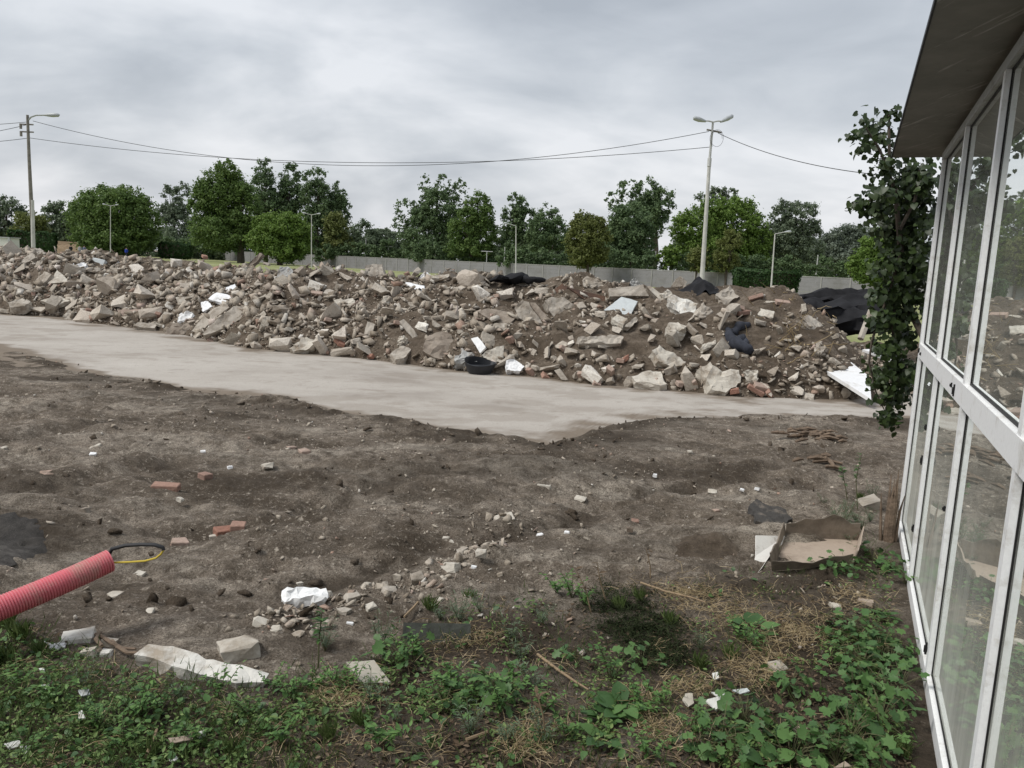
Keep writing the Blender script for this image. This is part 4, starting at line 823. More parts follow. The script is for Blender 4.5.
# ---------------------------------------------------------------- foliage
def leaf_quads(Cn, nrm, size, r, aspect=.62):
    n = len(Cn); nrm = nrm / (np.linalg.norm(nrm, axis=1, keepdims=True) + 1e-9)
    t = r.normal(size=(n, 3)); u = np.cross(nrm, t); u /= (np.linalg.norm(u, axis=1, keepdims=True) + 1e-9); w = np.cross(nrm, u)
    s = size[:, None] * .5; a = aspect
    sag = nrm * s * .22
    V = np.stack([Cn - u * s - sag, Cn + w * s * a, Cn + u * s - sag, Cn - w * s * a], 1).reshape(-1, 3)
    F = np.arange(4 * n).reshape(n, 4); return V, F
def set_tint(me, t):
    a = me.attributes.new('tint', 'FLOAT', 'FACE'); a.data.foreach_set('value', np.asarray(t, np.float32))
def crown_mesh(name, lobes, Y, mt, seed, dens=1.0, leaf_px=3.3, clump=.24, flatten=.8):
    """lobes in picture units at distance Y: (px, py, rx, ry); the crown gets a depth like its width"""
    r = np.random.default_rng(seed); k = Y / FPX; Cc, Rr, Tt = [], [], []
    for (px, py, rx, ry) in lobes:
        c = at_y(px, py, Y); n = max(12, int(.24 * rx * ry / (clump / .24) ** 2 + 10))
        d = r.normal(size=(n, 3)); d /= np.linalg.norm(d, axis=1, keepdims=True); q = r.uniform(.35, 1, n) ** .5
        P = c + d * q[:, None] * np.array([rx * k, rx * k * flatten, ry * k]) * .97
        Cc.append(P); Rr.append(np.full(n, clump * .85 * (rx * ry) ** .5 * k) * r.uniform(.35, 1.5, n)); Tt.append(r.uniform(.08, .5, n))
    Cc, Rr, Tt = np.concatenate(Cc), np.concatenate(Rr), np.concatenate(Tt)
    area = sum(a[2] * a[3] for a in lobes) * PI; nl = int(area * 4.2 * dens)
    w = Rr ** 2; w /= w.sum(); i = r.choice(len(Cc), nl, p=w)
    d = r.normal(size=(nl, 3)); d /= np.linalg.norm(d, axis=1, keepdims=True)
    P = Cc[i] + d * (Rr[i] * np.abs(r.normal(.62, .34, nl)))[:, None] * np.array([1, 1, .82])
    nr = d * .7 + r.normal(size=(nl, 3)) * .55 + np.array([0, -.1, .35])
    V, F = leaf_quads(P, nr, leaf_px * .62 * k * r.uniform(.5, 1.4, nl), r, .7)
    me = newmesh(name, V, F, mt); set_tint(me, Tt[i]); return me
def tree(name, lobes, Y, mt, label, base=None, trunk_px=4, seed=1, dens=1.0, leaf_px=3.3, clump=.24, limbs=4, group='trees beyond the field'):
    k = Y / FPX; cx = base if base is not None else sum(l[0] * l[2] for l in lobes) / sum(l[2] for l in lobes)
    p = at_y(cx, 260, Y); loc = Vector((p[0], Y, -.05)); o = empty(name, loc, label, 'tree', group)
    me = crown_mesh('crown', lobes, Y, M[mt], seed, dens, leaf_px, clump); me.transform(Matrix.Translation(-loc)); link('crown', me, o)
    r = random.Random(seed); top = max(at_y(l[0], l[1], Y)[2] for l in lobes) * .92; b = MB(); R = trunk_px * k * .5
    P = [Vector((0, 0, 0))]
    for i in range(1, 6): P.append(Vector((r.uniform(-.25, .25) * i * .3, r.uniform(-.2, .2), top * i / 5)))
    b.tube(P, [R * 1.25, R, R * .85, R * .6, R * .4, R * .12], 8)
    for i in range(limbs + 2):
        l = r.choice(lobes); e = Vector(at_y(l[0] + r.uniform(-.6, .6) * l[2], l[1] + r.uniform(-.5, .4) * l[3], Y)) - loc; s0 = P[1].lerp(P[4], r.uniform(0, .8))
        b.tube([s0, s0.lerp(e, .5) + Vector((0, 0, .3)), e], [R * .5, R * .3, R * .08], 6)
    b.build('trunk', M['bark'], o); return o
TREES = [
 ('broadleaf_tree', [(8, 218, 16, 24), (24, 226, 12, 18), (-8, 216, 14, 24)], 175, 'tree_grey', 'dull grey green tree partly out of view behind the white container', None, 5, 1.0, .24),
 ('shrub_tree', [(30, 228, 17, 18), (42, 238, 10, 14), (18, 236, 9, 12)], 150, 'tree_olive', 'small olive green tree directly behind the lone leaning pole', None, 3, 1.0, .26),
 ('round_tree', [(113, 215, 36, 32), (90, 222, 23, 26), (138, 222, 24, 28), (112, 238, 44, 20), (100, 200, 20, 16), (128, 200, 18, 15)], 150, 'tree_deep', 'broad round deep green tree behind the thin double lamp', 113, 6, 1.1, .2),
 ('poplar_tree', [(172, 205, 10, 22), (184, 198, 9, 18), (178, 228, 20, 24), (160, 225, 10, 20)], 185, 'tree_grey', 'silvery poplar in the gap between the round tree and the tall dark tree', None, 4, .85, .28),
 ('tall_tree', [(222, 195, 24, 30), (208, 210, 20, 28), (240, 212, 22, 32), (225, 232, 36, 20), (228, 176, 15, 16)], 140, 'tree_deep', 'tall dense dark green tree with visible trunk, left of the bright dome tree', 241, 6, 1.15, .2),
 ('poplar_tree', [(264, 176, 10, 18), (262, 195, 16, 24), (270, 215, 18, 26)], 158, 'tree_dark', 'tall poplar, first of the row of four behind the bright dome tree', None, 4, .95, .26),
 ('poplar_tree', [(291, 180, 11, 17), (290, 200, 14, 26), (288, 222, 15, 26)], 160, 'tree_dark', 'tall poplar, second of the row of four behind the bright dome tree', None, 4, .95, .26),
 ('poplar_tree', [(315, 182, 12, 16), (317, 202, 17, 25), (318, 228, 18, 24)], 158, 'tree_dark', 'tall poplar, third of the row of four, above the thin street lamp', None, 4, .95, .26),
 ('poplar_tree', [(338, 198, 10, 17), (336, 216, 14, 22), (342, 212, 9, 15), (334, 240, 15, 18)], 160, 'tree_dark', 'shorter ragged poplar ending the row of four', None, 4, .9, .28),
 ('dome_tree', [(280, 236, 31, 22), (268, 228, 18, 16), (292, 230, 18, 18), (280, 250, 33, 12)], 135, 'tree_bright', 'low bright green dome tree in front of the poplar row', None, 5, 1.15, .22),
 ('olive_tree', [(338, 236, 14, 24), (348, 246, 10, 14), (330, 248, 10, 12)], 148, 'tree_olive', 'olive green narrow tree between the poplars and the low thicket', None, 3, 1.0, .26),
 ('low_tree', [(362, 238, 12, 17), (372, 245, 12, 14)], 150, 'tree_far', 'low green tree behind the fence, first after the olive tree', None, 3, 1.0, .28),
 ('low_tree', [(384, 242, 13, 15), (394, 246, 10, 12)], 152, 'tree_grey', 'low greyish tree behind the fence under the split crowned poplar', None, 3, 1.0, .28),
 ('split_tree', [(425, 190, 8, 14), (443, 188, 9, 14), (460, 192, 9, 14), (408, 210, 14, 12), (440, 210, 24, 22), (425, 235, 26, 26), (401, 222, 8, 10), (450, 238, 20, 22)], 140, 'tree_dark', 'tall tree with a crown split in three tufts behind the fence', 436, 5, .95, .22),
 ('dark_tree', [(478, 215, 16, 23), (466, 230, 18, 24), (484, 236, 13, 22), (470, 250, 26, 12)], 128, 'tree_deep', 'dense dark tree overlapping the fence right of the three tufted crown', 471, 4, 1.15, .22),
 ('broadleaf_tree', [(519, 205, 11, 15), (514, 220, 12, 18), (524, 225, 12, 20), (518, 244, 18, 16)], 128, 'tree_dark', 'dark upright tree directly behind the white thin lamp of the fence', None, 4, 1.0, .24),
 ('broadleaf_tree', [(548, 220, 14, 16), (540, 234, 16, 20), (556, 238, 15, 20)], 124, 'tree_dark', 'blackish green round tree between the upright tree and the olive egg', None, 4, 1.05, .24),
 ('egg_tree', [(588, 240, 22, 26), (583, 228, 13, 18), (596, 234, 13, 18), (587, 254, 22, 14)], 98, 'tree_olive', 'olive green egg shaped tree standing before the fence', None, 3, 1.25, .2),
 ('tall_tree', [(648, 195, 14, 18), (660, 205, 16, 20), (630, 190, 12, 12), (614, 200, 9, 12), (645, 215, 22, 18), (656, 228, 9, 10)], 135, 'tree_dark', 'tall dark tree with open crown behind the rounded dense tree', 655, 5, .85, .24),
 ('round_tree', [(629, 228, 22, 26), (618, 240, 18, 24), (640, 244, 17, 22), (630, 256, 30, 12)], 108, 'tree_dark', 'dense dark rounded tree right of the olive egg tree', None, 4, 1.2, .2),
 ('bush', [(669, 256, 12, 12), (664, 260, 9, 9)], 104, 'tree_bright', 'low bright bush under the bright gap in the trees', None, 2, 1.1, .3),
 ('broad_tree', [(700, 228, 28, 22), (735, 225, 28, 28), (754, 240, 18, 26), (682, 228, 14, 16), (716, 206, 18, 12), (715, 248, 38, 22), (740, 210, 14, 12)], 106, 'tree_bright', 'very broad bright green tree behind the double lamp pole', 728, 5, 1.15, .18),
 ('poplar_tree', [(718, 196, 10, 10), (730, 193, 8, 8), (704, 200, 9, 7)], 135, 'tree_grey', 'grey poplar top peeping over the very broad tree', None, 4, .8, .34),
 ('sapling', [(700, 258, 11, 16), (694, 262, 8, 9)], 90, 'tree_olive', 'small olive sapling left of the double lamp pole', None, 2, 1.0, .3),
 ('sapling', [(729, 250, 13, 20), (722, 262, 12, 10), (734, 240, 8, 10)], 90, 'tree_olive', 'small olive sapling right of the double lamp pole', None, 2, 1.0, .28),
 ('poplar_tree', [(786, 215, 16, 16), (800, 222, 20, 22), (786, 240, 22, 24), (810, 246, 14, 22), (770, 250, 16, 20)], 108, 'tree_grey', 'grey green tall tree behind the clipped hedge', 794, 4, 1.0, .22),
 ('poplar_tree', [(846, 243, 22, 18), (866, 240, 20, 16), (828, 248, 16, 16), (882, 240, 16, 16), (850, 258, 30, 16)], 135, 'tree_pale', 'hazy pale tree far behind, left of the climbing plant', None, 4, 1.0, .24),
 ('leafy_tree', [(878, 262, 24, 26), (864, 268, 16, 16), (892, 250, 20, 26), (900, 272, 20, 18)], 46, 'tree_bright', 'bright green leafy tree close behind the climbing plant', None, 3, 1.1, .24),
]
for k, (nm, lobes, Y, mt, lab, base, tp, dn, cl) in enumerate(TREES):
    tree(nm, lobes, Y, mt, lab, base, tp, 200 + k, dn, 3.4 if Y > 60 else 4.2, cl)
# the wood behind reads as one mass
wl = []
for px in range(-60, 960, 13):
    Y = 215 - .075 * px; top = 227 + .02 * px + rnd.uniform(-6, 5)
    if 650 < px < 672: continue
    wl.append((px + rnd.uniform(-4, 4), (top + 262 + .03 * px) / 2 + 2, rnd.uniform(9, 13), (262 + .03 * px - top) / 2 + 3))
for px in range(745, 905, 10): wl.append((px, 252 + rnd.uniform(-4, 4), 12, 20))
for px in range(500, 745, 12):
    if not 645 < px < 678: wl.append((px, 246 + rnd.uniform(-4, 4), 11, 16))
for px in range(352, 400, 11): wl.append((px, 240, 9, 14))
for px in (50, 62, 72): wl.append((px, 222 + rnd.uniform(-3, 3), 11, 20))
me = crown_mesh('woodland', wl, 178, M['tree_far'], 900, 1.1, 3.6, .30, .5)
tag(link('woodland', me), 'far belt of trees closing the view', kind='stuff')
bm = bmesh.new()                                       # thicket close behind the fence
for Yf, x0, x1 in ((172, 170, 330), (146, 325, 420), (128, 415, 510), (114, 505, 600), (104, 590, 655), (104, 676, 740), (92, 735, 880)):
    tl = []
    for px in range(x0, x1, 9): ft = 255 + (px - 310) * .04; tl.append((px, ft - 5 + rnd.uniform(-4, 3), rnd.uniform(7, 11), rnd.uniform(8, 13)))
    me = crown_mesh('thicket', tl, Yf, M['tree_dark'], Yf, .8, 3.4, .34, .35); bm.from_mesh(me); bpy.data.meshes.remove(me)
me = bpy.data.meshes.new('undergrowth'); bm.to_mesh(me); bm.free(); me.materials.append(M['tree_dark'])
tag(link('undergrowth', me), 'dark thicket growing close behind the fence', kind='stuff')
# hedges
def hedge(name, px0, px1, top, bot, Y, mt, label, depth=1.6, seed=5):
    r = np.random.default_rng(seed); a, b_ = at_y(px0, (top + bot) / 2, Y), at_y(px1, (top + bot) / 2, Y); h = (bot - top) * Y / FPX; w = b_[0] - a[0]
    z0 = at_y((px0 + px1) / 2, bot, Y)[2]
    n = int((px1 - px0) * (bot - top) * 5); u = r.uniform(-1, 1, (n, 3)); ax = r.integers(0, 3, n); u[np.arange(n), ax] = np.sign(u[np.arange(n), ax]) * r.uniform(.85, 1.03, n)
    top_n = .12 * fbm(u[:, 0] * 4, u[:, 1], seed, 3)
    P = np.stack([u[:, 0] * w / 2 * (1 + .04 * u[:, 2]), u[:, 1] * depth / 2, (u[:, 2] + 1) / 2 * h * (1 + top_n * 1.4) + max(z0, 0)], 1)
    V, F = leaf_quads(P, u + r.normal(size=(n, 3)) * .5, 3.0 * Y / FPX * r.uniform(.6, 1.3, n), r)
    me = newmesh('foliage', V, F, M[mt]); set_tint(me, r.uniform(0, .55, n))
    o = empty(name, ((a[0] + b_[0]) / 2, Y, 0), label, 'hedge'); link('foliage', me, o)
    bb = MB(); bb.box((0, 0, max(z0, 0) + h * .5), (w * .9, depth * .75, h * .86)); bb.build('branches', M['bark'], o)
hedge('clipped_hedge', 735, 797, 271, 291, 76, 'hedge', 'clipped dark green hedge with level top before the fence')
hedge('dark_hedge', 11, 55, 236, 256, 148, 'hedge', 'dark low hedge under the small olive tree by the leaning pole', seed=8)
hedge('dark_hedge', 160, 190, 244, 258, 152, 'hedge', 'dark low hedge right of the broad round tree', seed=9)
# ---------------------------------------------------------------- fence
def fence():
    A = np.array([-80.0, 191.6]); B = np.array([46.0, 68.0]); L = np.linalg.norm(B - A); d = (B - A) / L; n = int(L / 3.0); o = empty('concrete_fence', (A[0], A[1], 0), 'long grey concrete panel fence with posts along the far side of the field', 'fence')
    ex = np.array([d[0], d[1], 0]); ey = np.array([-d[1], d[0], 0]); ez = np.array([0, 0, 1.0])
    for k in range(n):
        b = MB()
        for j in range(4): b.frame((0, 0, 0), ex, ey, ez, (k * 3 + .08, -.03 - .004 * (j % 2), j * .5), (k * 3 + 2.92, .03 + .004 * (j % 2), j * .5 + .49))
        b.build('panel', M['fence'], o)
        b = MB(); b.frame((0, 0, 0), ex, ey, ez, (k * 3 - .075, -.09, 0), (k * 3 + .075, .09, 2.12)); b.build('post', M['fencepost'], o)
    b = MB(); b.frame((0, 0, 0), ex, ey, ez, (0, -.06, 2.001), (n * 3 - .1, .06, 2.10)); b.build('coping', M['fencepost'], o)
fence()
# ---------------------------------------------------------------- poles and lamps
def lamp_head(b, c, d, L=.75):
    d = Vector(d).normalized(); P = [c - d * .1, c + d * L * .15, c + d * L * .5, c + d * L * .9, c + d * L]
    b.tube(P, [.05, .085, .115, .10, .04], 10)
def big_poles():
    base = at_y(33.5, 262, 45); top = at_y(27.5, 115, 45); o = empty('lamp_pole', (base[0], 45, 0), 'lone leaning lamp pole with one arm at the far end of the rubble', 'street lamp')
    L = Vector((base[0], 45, 0)); T = Vector(top) - L; mid = Vector(at_y(32.2, 200, 45)) - L; m2 = Vector(at_y(29.2, 160, 45)) - L
    b = MB(); b.tube([(0, 0, 0), mid.lerp(Vector((0, 0, 0)), .45), mid], [.115, .105, .095], 10); b.build('concrete_stub', M['postconc'], o, True)
    b = MB(); b.tube([mid - Vector((0.05, 0, 1)), mid + Vector((-.06, 0, 0)), m2, T], [.09, .10, .085, .07], 10); b.build('wooden_post', M['postwood'], o, True)
    b = MB(); a1 = Vector(at_y(31, 117, 45)) - L; a2 = Vector(at_y(36, 115.2, 45)) - L; a3 = Vector(at_y(46, 115, 45)) - L; b.tube([T + Vector((0, 0, -.3)), a1, a2, a3], .045, 8); b.build('arm', M['lamp'], o, True)
    b = MB(); e = Vector(at_y(59.5, 115, 45)) - L; lamp_head(b, a3, e - a3, (e - a3).length); b.build('lamp_head', M['lamp'], o, True)
    b = MB()
    for dz in (-.5, -.9): b.tube([T + Vector((-.45, 0, dz)), T + Vector((.3, 0, dz))], .04, 6); b.tube([T + Vector((-.4, 0, dz)), T + Vector((-.4, 0, dz - .25))], .07, 8)
    b.build('insulator_bracket', M['postwood'], o)
    # right pole
    Y = 38; base = at_y(701.5, 290, Y); L = Vector((base[0], Y, 0)); bp = Vector(at_y(700.2, 308, Y)) - L; bp.z = 0
    o = empty('lamp_pole', L, 'tall pale tapered lamp pole with two arms behind the peaked felt', 'street lamp')
    T = Vector(at_y(713, 122, Y)) - L; J = Vector(at_y(709.5, 161, Y)) - L
    b = MB(); b.tube([bp, J], [.12, .076], 12); b.build('lower_post', M['postconc'], o, True)
    b = MB(); b.tube([J - Vector((0, 0, .25)), J + Vector((0, 0, .12))], [.095, .095], 12); b.build('collar', M['poststeel'], o, True)
    b = MB(); b.tube([J, T], [.064, .05], 10); b.build('upper_post', M['poststeel'], o, True)
    for (ax, ay, bx, by, dy) in ((704, 120.8, 694, 118, -.25), (722, 121, 732.5, 116, .25)):
        A_ = Vector(at_y(ax, ay, Y + dy)) - L; B_ = Vector(at_y(bx, by, Y + dy * 2)) - L
        b = MB(); b.tube([T, T.lerp(A_, .5) + Vector((0, 0, .02)), A_], .035, 8); b.build('arm', M['poststeel'], o, True)
        b = MB(); lamp_head(b, A_, B_ - A_, (B_ - A_).length * 1.05); b.build('lamp_head', M['lamp'], o, True)
    c = Vector(at_y(717, 138, Y - .1)) - L; b = MB(); P = []
    for i in range(26): a = i * .42; P.append(c + Vector((math.cos(a) * (.24 + .004 * i), .02 * math.sin(i), math.sin(a) * (.34 + .003 * i) - .02)))
    b.tube(P, .008, 5); b.build('cable_coil', M['wire'], o)
    b = MB(); q = Vector(at_y(712, 131, Y)) - L; b.tube([q + Vector((-.25, 0, .05)), q + Vector((.45, 0, -.05))], .04, 6); b.build('insulator_bracket', M['postwood'], o)
big_poles()
def cable(pts, label, sag=0):
    P0, P1 = Vector(pts[0]), Vector(pts[-1])
    P = []
    for i in range(41):
        t = i / 40; p = P0.lerp(P1, t); p.z -= sag * 4 * t * (1 - t); P.append(p)
    b = MB(); b.tube([p - P0 for p in P], .014, 5); tag(b.build('overhead_cable', M['wire'], loc=P0), label, 'cable', 'overhead cables between the poles')
cable([at_y(33, 121, 45), at_y(709, 131.5, 38)], 'upper overhead cable sagging between the two big lamp poles', 1.95)
cable([at_y(30, 138, 45), at_y(711, 147, 38)], 'lower overhead cable sagging between the two big lamp poles', 1.0)
cable([at_y(718, 133, 38), at_y(905, 177, 26)], 'overhead cable from the two armed pole down to the climbing plant', .35)
cable([at_y(27, 122, 45), at_y(-190, 118, 48)], 'upper cable leaving the leaning pole away from the field', .35)
cable([at_y(26, 125, 45), at_y(-190, 132, 44)], 'middle cable leaving the leaning pole away from the field', .6)
cable([at_y(29, 138, 45), at_y(-190, 138, 47)], 'lowest cable leaving the leaning pole away from the field', .4)
def thin_lamp(px, top, bot, Y, label, dbl=False, dx=0):
    T = Vector(at_y(px + dx, top, Y)); B = Vector(at_y(px, bot, Y)); L = Vector((B.x, Y, 0)); o = empty('street_lamp', L, label, 'street lamp', 'thin lamps on the field'); T -= L
    b = MB(); b.tube([(0, 0, 0), T], [.085, .05], 8); b.build('post', M['postconc'], o, True)
    for s in ((-1, 1) if dbl else (1 if dx > 0 else -1,)):
        e = T + Vector((s * .9, 0, .22)); b = MB(); b.tube([T, e], .035, 6); b.build('arm', M['poststeel'], o)
        b = MB(); lamp_head(b, e, (s, 0, .1), .5); b.build('lamp_head', M['lamp'], o, True)
thin_lamp(110.5, 206, 257, 140, 'thin street lamp with two heads before the broad round tree', True)
thin_lamp(311.5, 215, 268, 122, 'thin street lamp before the bright dome tree and poplars', True)
thin_lamp(516, 226, 277, 92, 'thin white street lamp above the flat black felt', False)
thin_lamp(771, 234, 291, 70, 'thin street lamp rising out of the clipped hedge', False, 4)
def flood(px, top, Y, label, bar=True):
    T = Vector(at_y(px, top, Y)); L = Vector((T.x, Y, 0)); T -= L; o = empty('floodlight_post', L, label, 'light post', 'short light posts behind the fence')
    b = MB(); b.tube([(0, 0, 0), T], .065, 6); b.build('post', M['poststeel'], o)
    if bar:
        b = MB(); b.tube([T + Vector((-.9, 0, 0)), T + Vector((.9, 0, 0))], .06, 6); b.build('crossbar', M['poststeel'], o)
for px, top, Y, lab, bar in [(366, 238, 146, 'slim light post behind the fence below the first low tree', 0), (388.5, 246.5, 146, 'short T shaped light post below the low greyish tree', 1), (414.5, 247.5, 140, 'short T shaped light post left of the dark overlapping tree', 1),
    (435.5, 243, 138, 'plain light post below the three tufted crown', 0), (487, 251.5, 124, 'short T shaped light post right of the dark overlapping tree', 1), (505, 247, 124, 'plain light post left of the thin white lamp', 0), (656, 251, 106, 'plain light post under the bright gap in the trees', 0), (736, 254, 97, 'plain light post beside the olive sapling right of the pole', 0), (818, 255, 97, 'pale light post behind the fence before the pale hazy tree', 0)]:
    flood(px, top, Y, lab, bar)
# white container at the left edge
def container():
    Y = 120; a, b_ = at_y(-26, 237, Y), at_y(10, 253, Y); w = b_[0] - a[0]; h = 3.0; o = empty('white_container', ((a[0] + b_[0]) / 2, Y, 0), 'white site container with grey corner posts by the dark hedge', 'container')
    z = at_y(5, 238, Y)[2]
    b = MB(); b.box((0, 1.2, z / 2), (w, 2.4, z)); b.build('body', M['shard'], o)
    b = MB()
    for x in (-w / 2, w / 2): b.box((x, -.03, z / 2 + .05), (.3, .25, z + .1))
    b.build('corner_post', M['sash'], o)
    b = MB(); b.box((0, 1.2, z + .08), (w + .3, 2.7, .15)); b.build('roof', M['sash'], o)
container()
# far people, built as one skinned body each
def person(px, feet, Y, label, top_col, leg_col, pose):
    p = at_y(px, feet, Y); L = Vector((p[0], Y, .0)); o = empty('person', L, label, 'person')
    def skin(name, J, E, R, mt):
        me = bpy.data.meshes.new(name); me.from_pydata(J, E, []); me.materials.append(mt); ob = link(name, me, o)
        m = ob.modifiers.new('skin', 'SKIN'); s = ob.modifiers.new('sub', 'SUBSURF'); s.levels = s.render_levels = 1
        for v, r in zip(me.skin_vertices[0].data, R): v.radius = (r, r * .85)
        me.skin_vertices[0].data[0].use_root = True
        return ob
    st = .16 * pose
    J = [(0, 0, .95), (0, 0, 1.2), (0, 0, 1.42), (0, 0, 1.52), (0, -.02, 1.66), (-.1, 0, .9), (-.11, st, .5), (-.11, st * 1.1, .06), (-.11, st * 1.1 - .14, .03), (.1, 0, .9), (.11, -st, .5), (.11, -st * 1.1, .06), (.11, -st * 1.1 - .14, .03), (-.2, 0, 1.4), (-.25, .02, 1.12), (-.22, -.1, .88), (.2, 0, 1.4), (.25, .02, 1.12), (.22, -.1, .88)]
    E = [(0, 1), (1, 2), (2, 3), (3, 4), (0, 5), (5, 6), (6, 7), (7, 8), (0, 9), (9, 10), (10, 11), (11, 12), (2, 13), (13, 14), (14, 15), (2, 16), (16, 17), (17, 18)]
    skin('body', J, E, [.15, .15, .14, .055, .105, .09, .07, .045, .04, .09, .07, .045, .04, .065, .05, .035, .065, .05, .035], M['skin'])
    b = MB(); b.tube([(0, 0, .86), (0, 0, 1.0), (0, 0, 1.25), (0, 0, 1.42), (0, 0, 1.47)], [.19, .185, .19, .18, .08], 12)
    for s in (-1, 1): b.tube([(s * .17, 0, 1.43), (s * .255, .02, 1.12), (s * .225, -.09, .93)], [.085, .075, .055], 8)
    b.build('jacket', plain('clothes', top_col, .9, 0, 6, .2, 0), o, True)
    b = MB()
    for s, q in ((-1, st), (1, -st)): b.tube([(s * .1, 0, .92), (s * .11, q, .5), (s * .11, q * 1.1, .1)], [.12, .09, .07], 8)
    b.build('trousers', plain('trousers', leg_col, .9, 0, 6, .2, 0), o, True)
    b = MB(); b.tube([(0, .02, 1.62), (0, .02, 1.72), (0, .01, 1.78)], [.115, .11, .04], 10); b.build('hair', plain('hair', (.03, .02, .015), .8, 0, 6, .2, 0), o, True)
person(71, 255, 135, 'person in dark clothes standing before the sandy bank', (.02, .02, .022), (.02, .02, .025), .3)
person(80, 256, 138, 'person in pale clothes walking beside the sandy bank', (.32, .33, .36), (.16, .17, .2), .8)
person(84.5, 256, 139, 'person in dull blue clothes behind the one in pale clothes', (.14, .16, .24), (.12, .12, .14), .5)
person(126.5, 258, 142, 'person in a bright blue jacket under the broad round tree', (.02, .05, .32), (.03, .03, .05), .6)
# ---------------------------------------------------------------- glazed building
S0, S1, PITCH = 5.8, -3.4, 1.15
def building():
    org = bO + bD * S0; o = empty('glazed_building', org, 'low white framed glass building with a dark overhanging roof beside the camera', 'building')
    F = lambda b, lo, hi: b.frame(bO - org, bD, bN, bZ, lo, hi)   # (along, inward, up)
    n = int((S0 - S1) / PITCH); E_ = S0 - n * PITCH
    b = MB(); F(b, (S0 - .027, .0025, .035), (S0 + .05, .07, 2.40)); b.build('corner_post', M['aluwhite'], o)
    for k in range(1, n + 1):
        s = S0 - k * PITCH; b = MB(); F(b, (s - .024, .003, .035), (s + .024, .022, 2.40)); F(b, (s - .018, .0225, .035), (s + .018, .07, 2.40)); b.build('mullion', M['aluwhite'], o)
    b = MB(); F(b, (E_ - .1, .0, 1.145), (S0 - .0275, .07, 1.232)); b.build('transom', M['aluwhite'], o)
    b = MB(); F(b, (E_ - .1, .004, -.12), (S0 + .05, .09, .034)); b.build('sill', M['aluwhite'], o)
    b = MB(); F(b, (E_ - .1, .001, 2.401), (S0 + .05, .075, 2.445)); b.build('top_rail', M['sash'], o)
    def ring(b, a0, c0, z0, z1, w, y0, y1):
        F(b, (a0, y0, z0), (a0 + w, y1, z1)); F(b, (c0 - w, y0, z0), (c0, y1, z1)); F(b, (a0 + w, y0, z0), (c0 - w, y1, z0 + w)); F(b, (a0 + w, y0, z1 - w), (c0 - w, y1, z1))
    for k in range(n):
        a, c = S0 - (k + 1) * PITCH + .0185, S0 - k * PITCH - (.0185 if k else .0275)
        for z0, z1 in ((.0345, 1.1445), (1.2325, 2.4005)):
            b = MB(); ring(b, a + .0005, c - .0005, z0, z1, .022, .036, .050); f = b.build('window_frame', M['sash'], o)
            b = MB(); F(b, (a + .0008, .0272, z0 + .0008), (c - .0008, .0312, z1 - .0008)); b.build('pane', M['glass'], f)
            b = MB(); ring(b, a + .0006, c - .0006, z0 + .0004, z1 - .0004, .008, .0226, .0268); b.build('gasket', M['gasket'], f)
    for (s, z, h) in ((S0 - PITCH, .86, .03), (S0 - PITCH, .68, .05), (S0 - PITCH, .30, .04), (S0 - .1, 1.19, .03), (S0 - .25, 1.18, .02), (S0 - PITCH * 1.75, 1.19, .02), (S0 - PITCH * 1.84, 1.18, .05), (S0 - PITCH * 2, .72, .02), (S0 - PITCH * 2, .12, .05)):
        b = MB(); F(b, (s + .0285, -.006, z - h / 2), (s + .040, .002, z + h / 2)); F(b, (s + .031, -.010, z - h / 3), (s + .037, -.0065, z + h / 4)); b.build('latch', M['gasket'], o)
    # roof sheet with a wide overhang, its underside a streaked board
    OV = .278
    b = MB(); F(b, (E_ - .1, -OV, 2.482), (S0 + .48, .10, 2.496)); b.build('soffit', M['soffit'], o)
    b = MB(); F(b, (E_ - .12, -OV - .008, 2.478), (S0 + .488, -OV - .001, 2.502)); b.build('drip_edge', M['gasket'], o)
    b = MB(); F(b, (E_ - .1, -OV + .004, 2.497), (S0 + .48, 4.6, 2.53)); F(b, (E_ - .1, .0, 2.531), (S0 + .05, 4.6, 2.70)); b.build('roof', M['roofing'], o)
    b = MB(); F(b, (E_ - .1, .02, 2.446), (S0 + .05, .12, 2.4815)); b.build('head_board', M['soffit'], o)
    b = MB(); F(b, (E_ - .1, 4.3, -.1), (S0, 4.45, 2.5)); F(b, (S0 - .1, .10, -.1), (S0 + .04, 4.3, 2.5)); F(b, (E_ - .1, .1, -.1), (E_, 4.3, 2.5)); b.build('wall', M['interior'], o)
    b = MB(); F(b, (E_, .09, -.1), (S0 - .1, 4.3, .02)); b.build('floor', M['intfloor'], o)
building()
# ---------------------------------------------------------------- climbing plant at the building corner
def heart(n, P, nr, size, r, mt, name, tints):
    nr = nr / np.linalg.norm(nr, axis=1, keepdims=True); t = r.normal(size=(n, 3)) + np.array([0, 0, -1.4]); u = t - nr * (t * nr).sum(1, keepdims=True); u /= np.linalg.norm(u, axis=1, keepdims=True); w = np.cross(nr, u)
    prof = [(-.28, 0, -.05), (-.42, .24, .03), (-.18, .46, .07), (.2, .36, .03), (.62, 0, -.12), (.2, -.36, .03), (-.18, -.46, .07), (-.42, -.24, .03), (.05, 0, -.02)]
    V = np.stack([P + size[:, None] * (u * a + w * b_ + nr * c) for a, b_, c in prof], 1).reshape(-1, 3)
    F = []
    base = np.arange(n) * 9
    T = np.array([(8, k, (k + 1) % 8) for k in range(8)])
    F = (base[:, None, None] + T[None]).reshape(-1, 3)
    me = newmesh(name, V, F, mt); set_tint(me, np.repeat(tints, 8)); return me
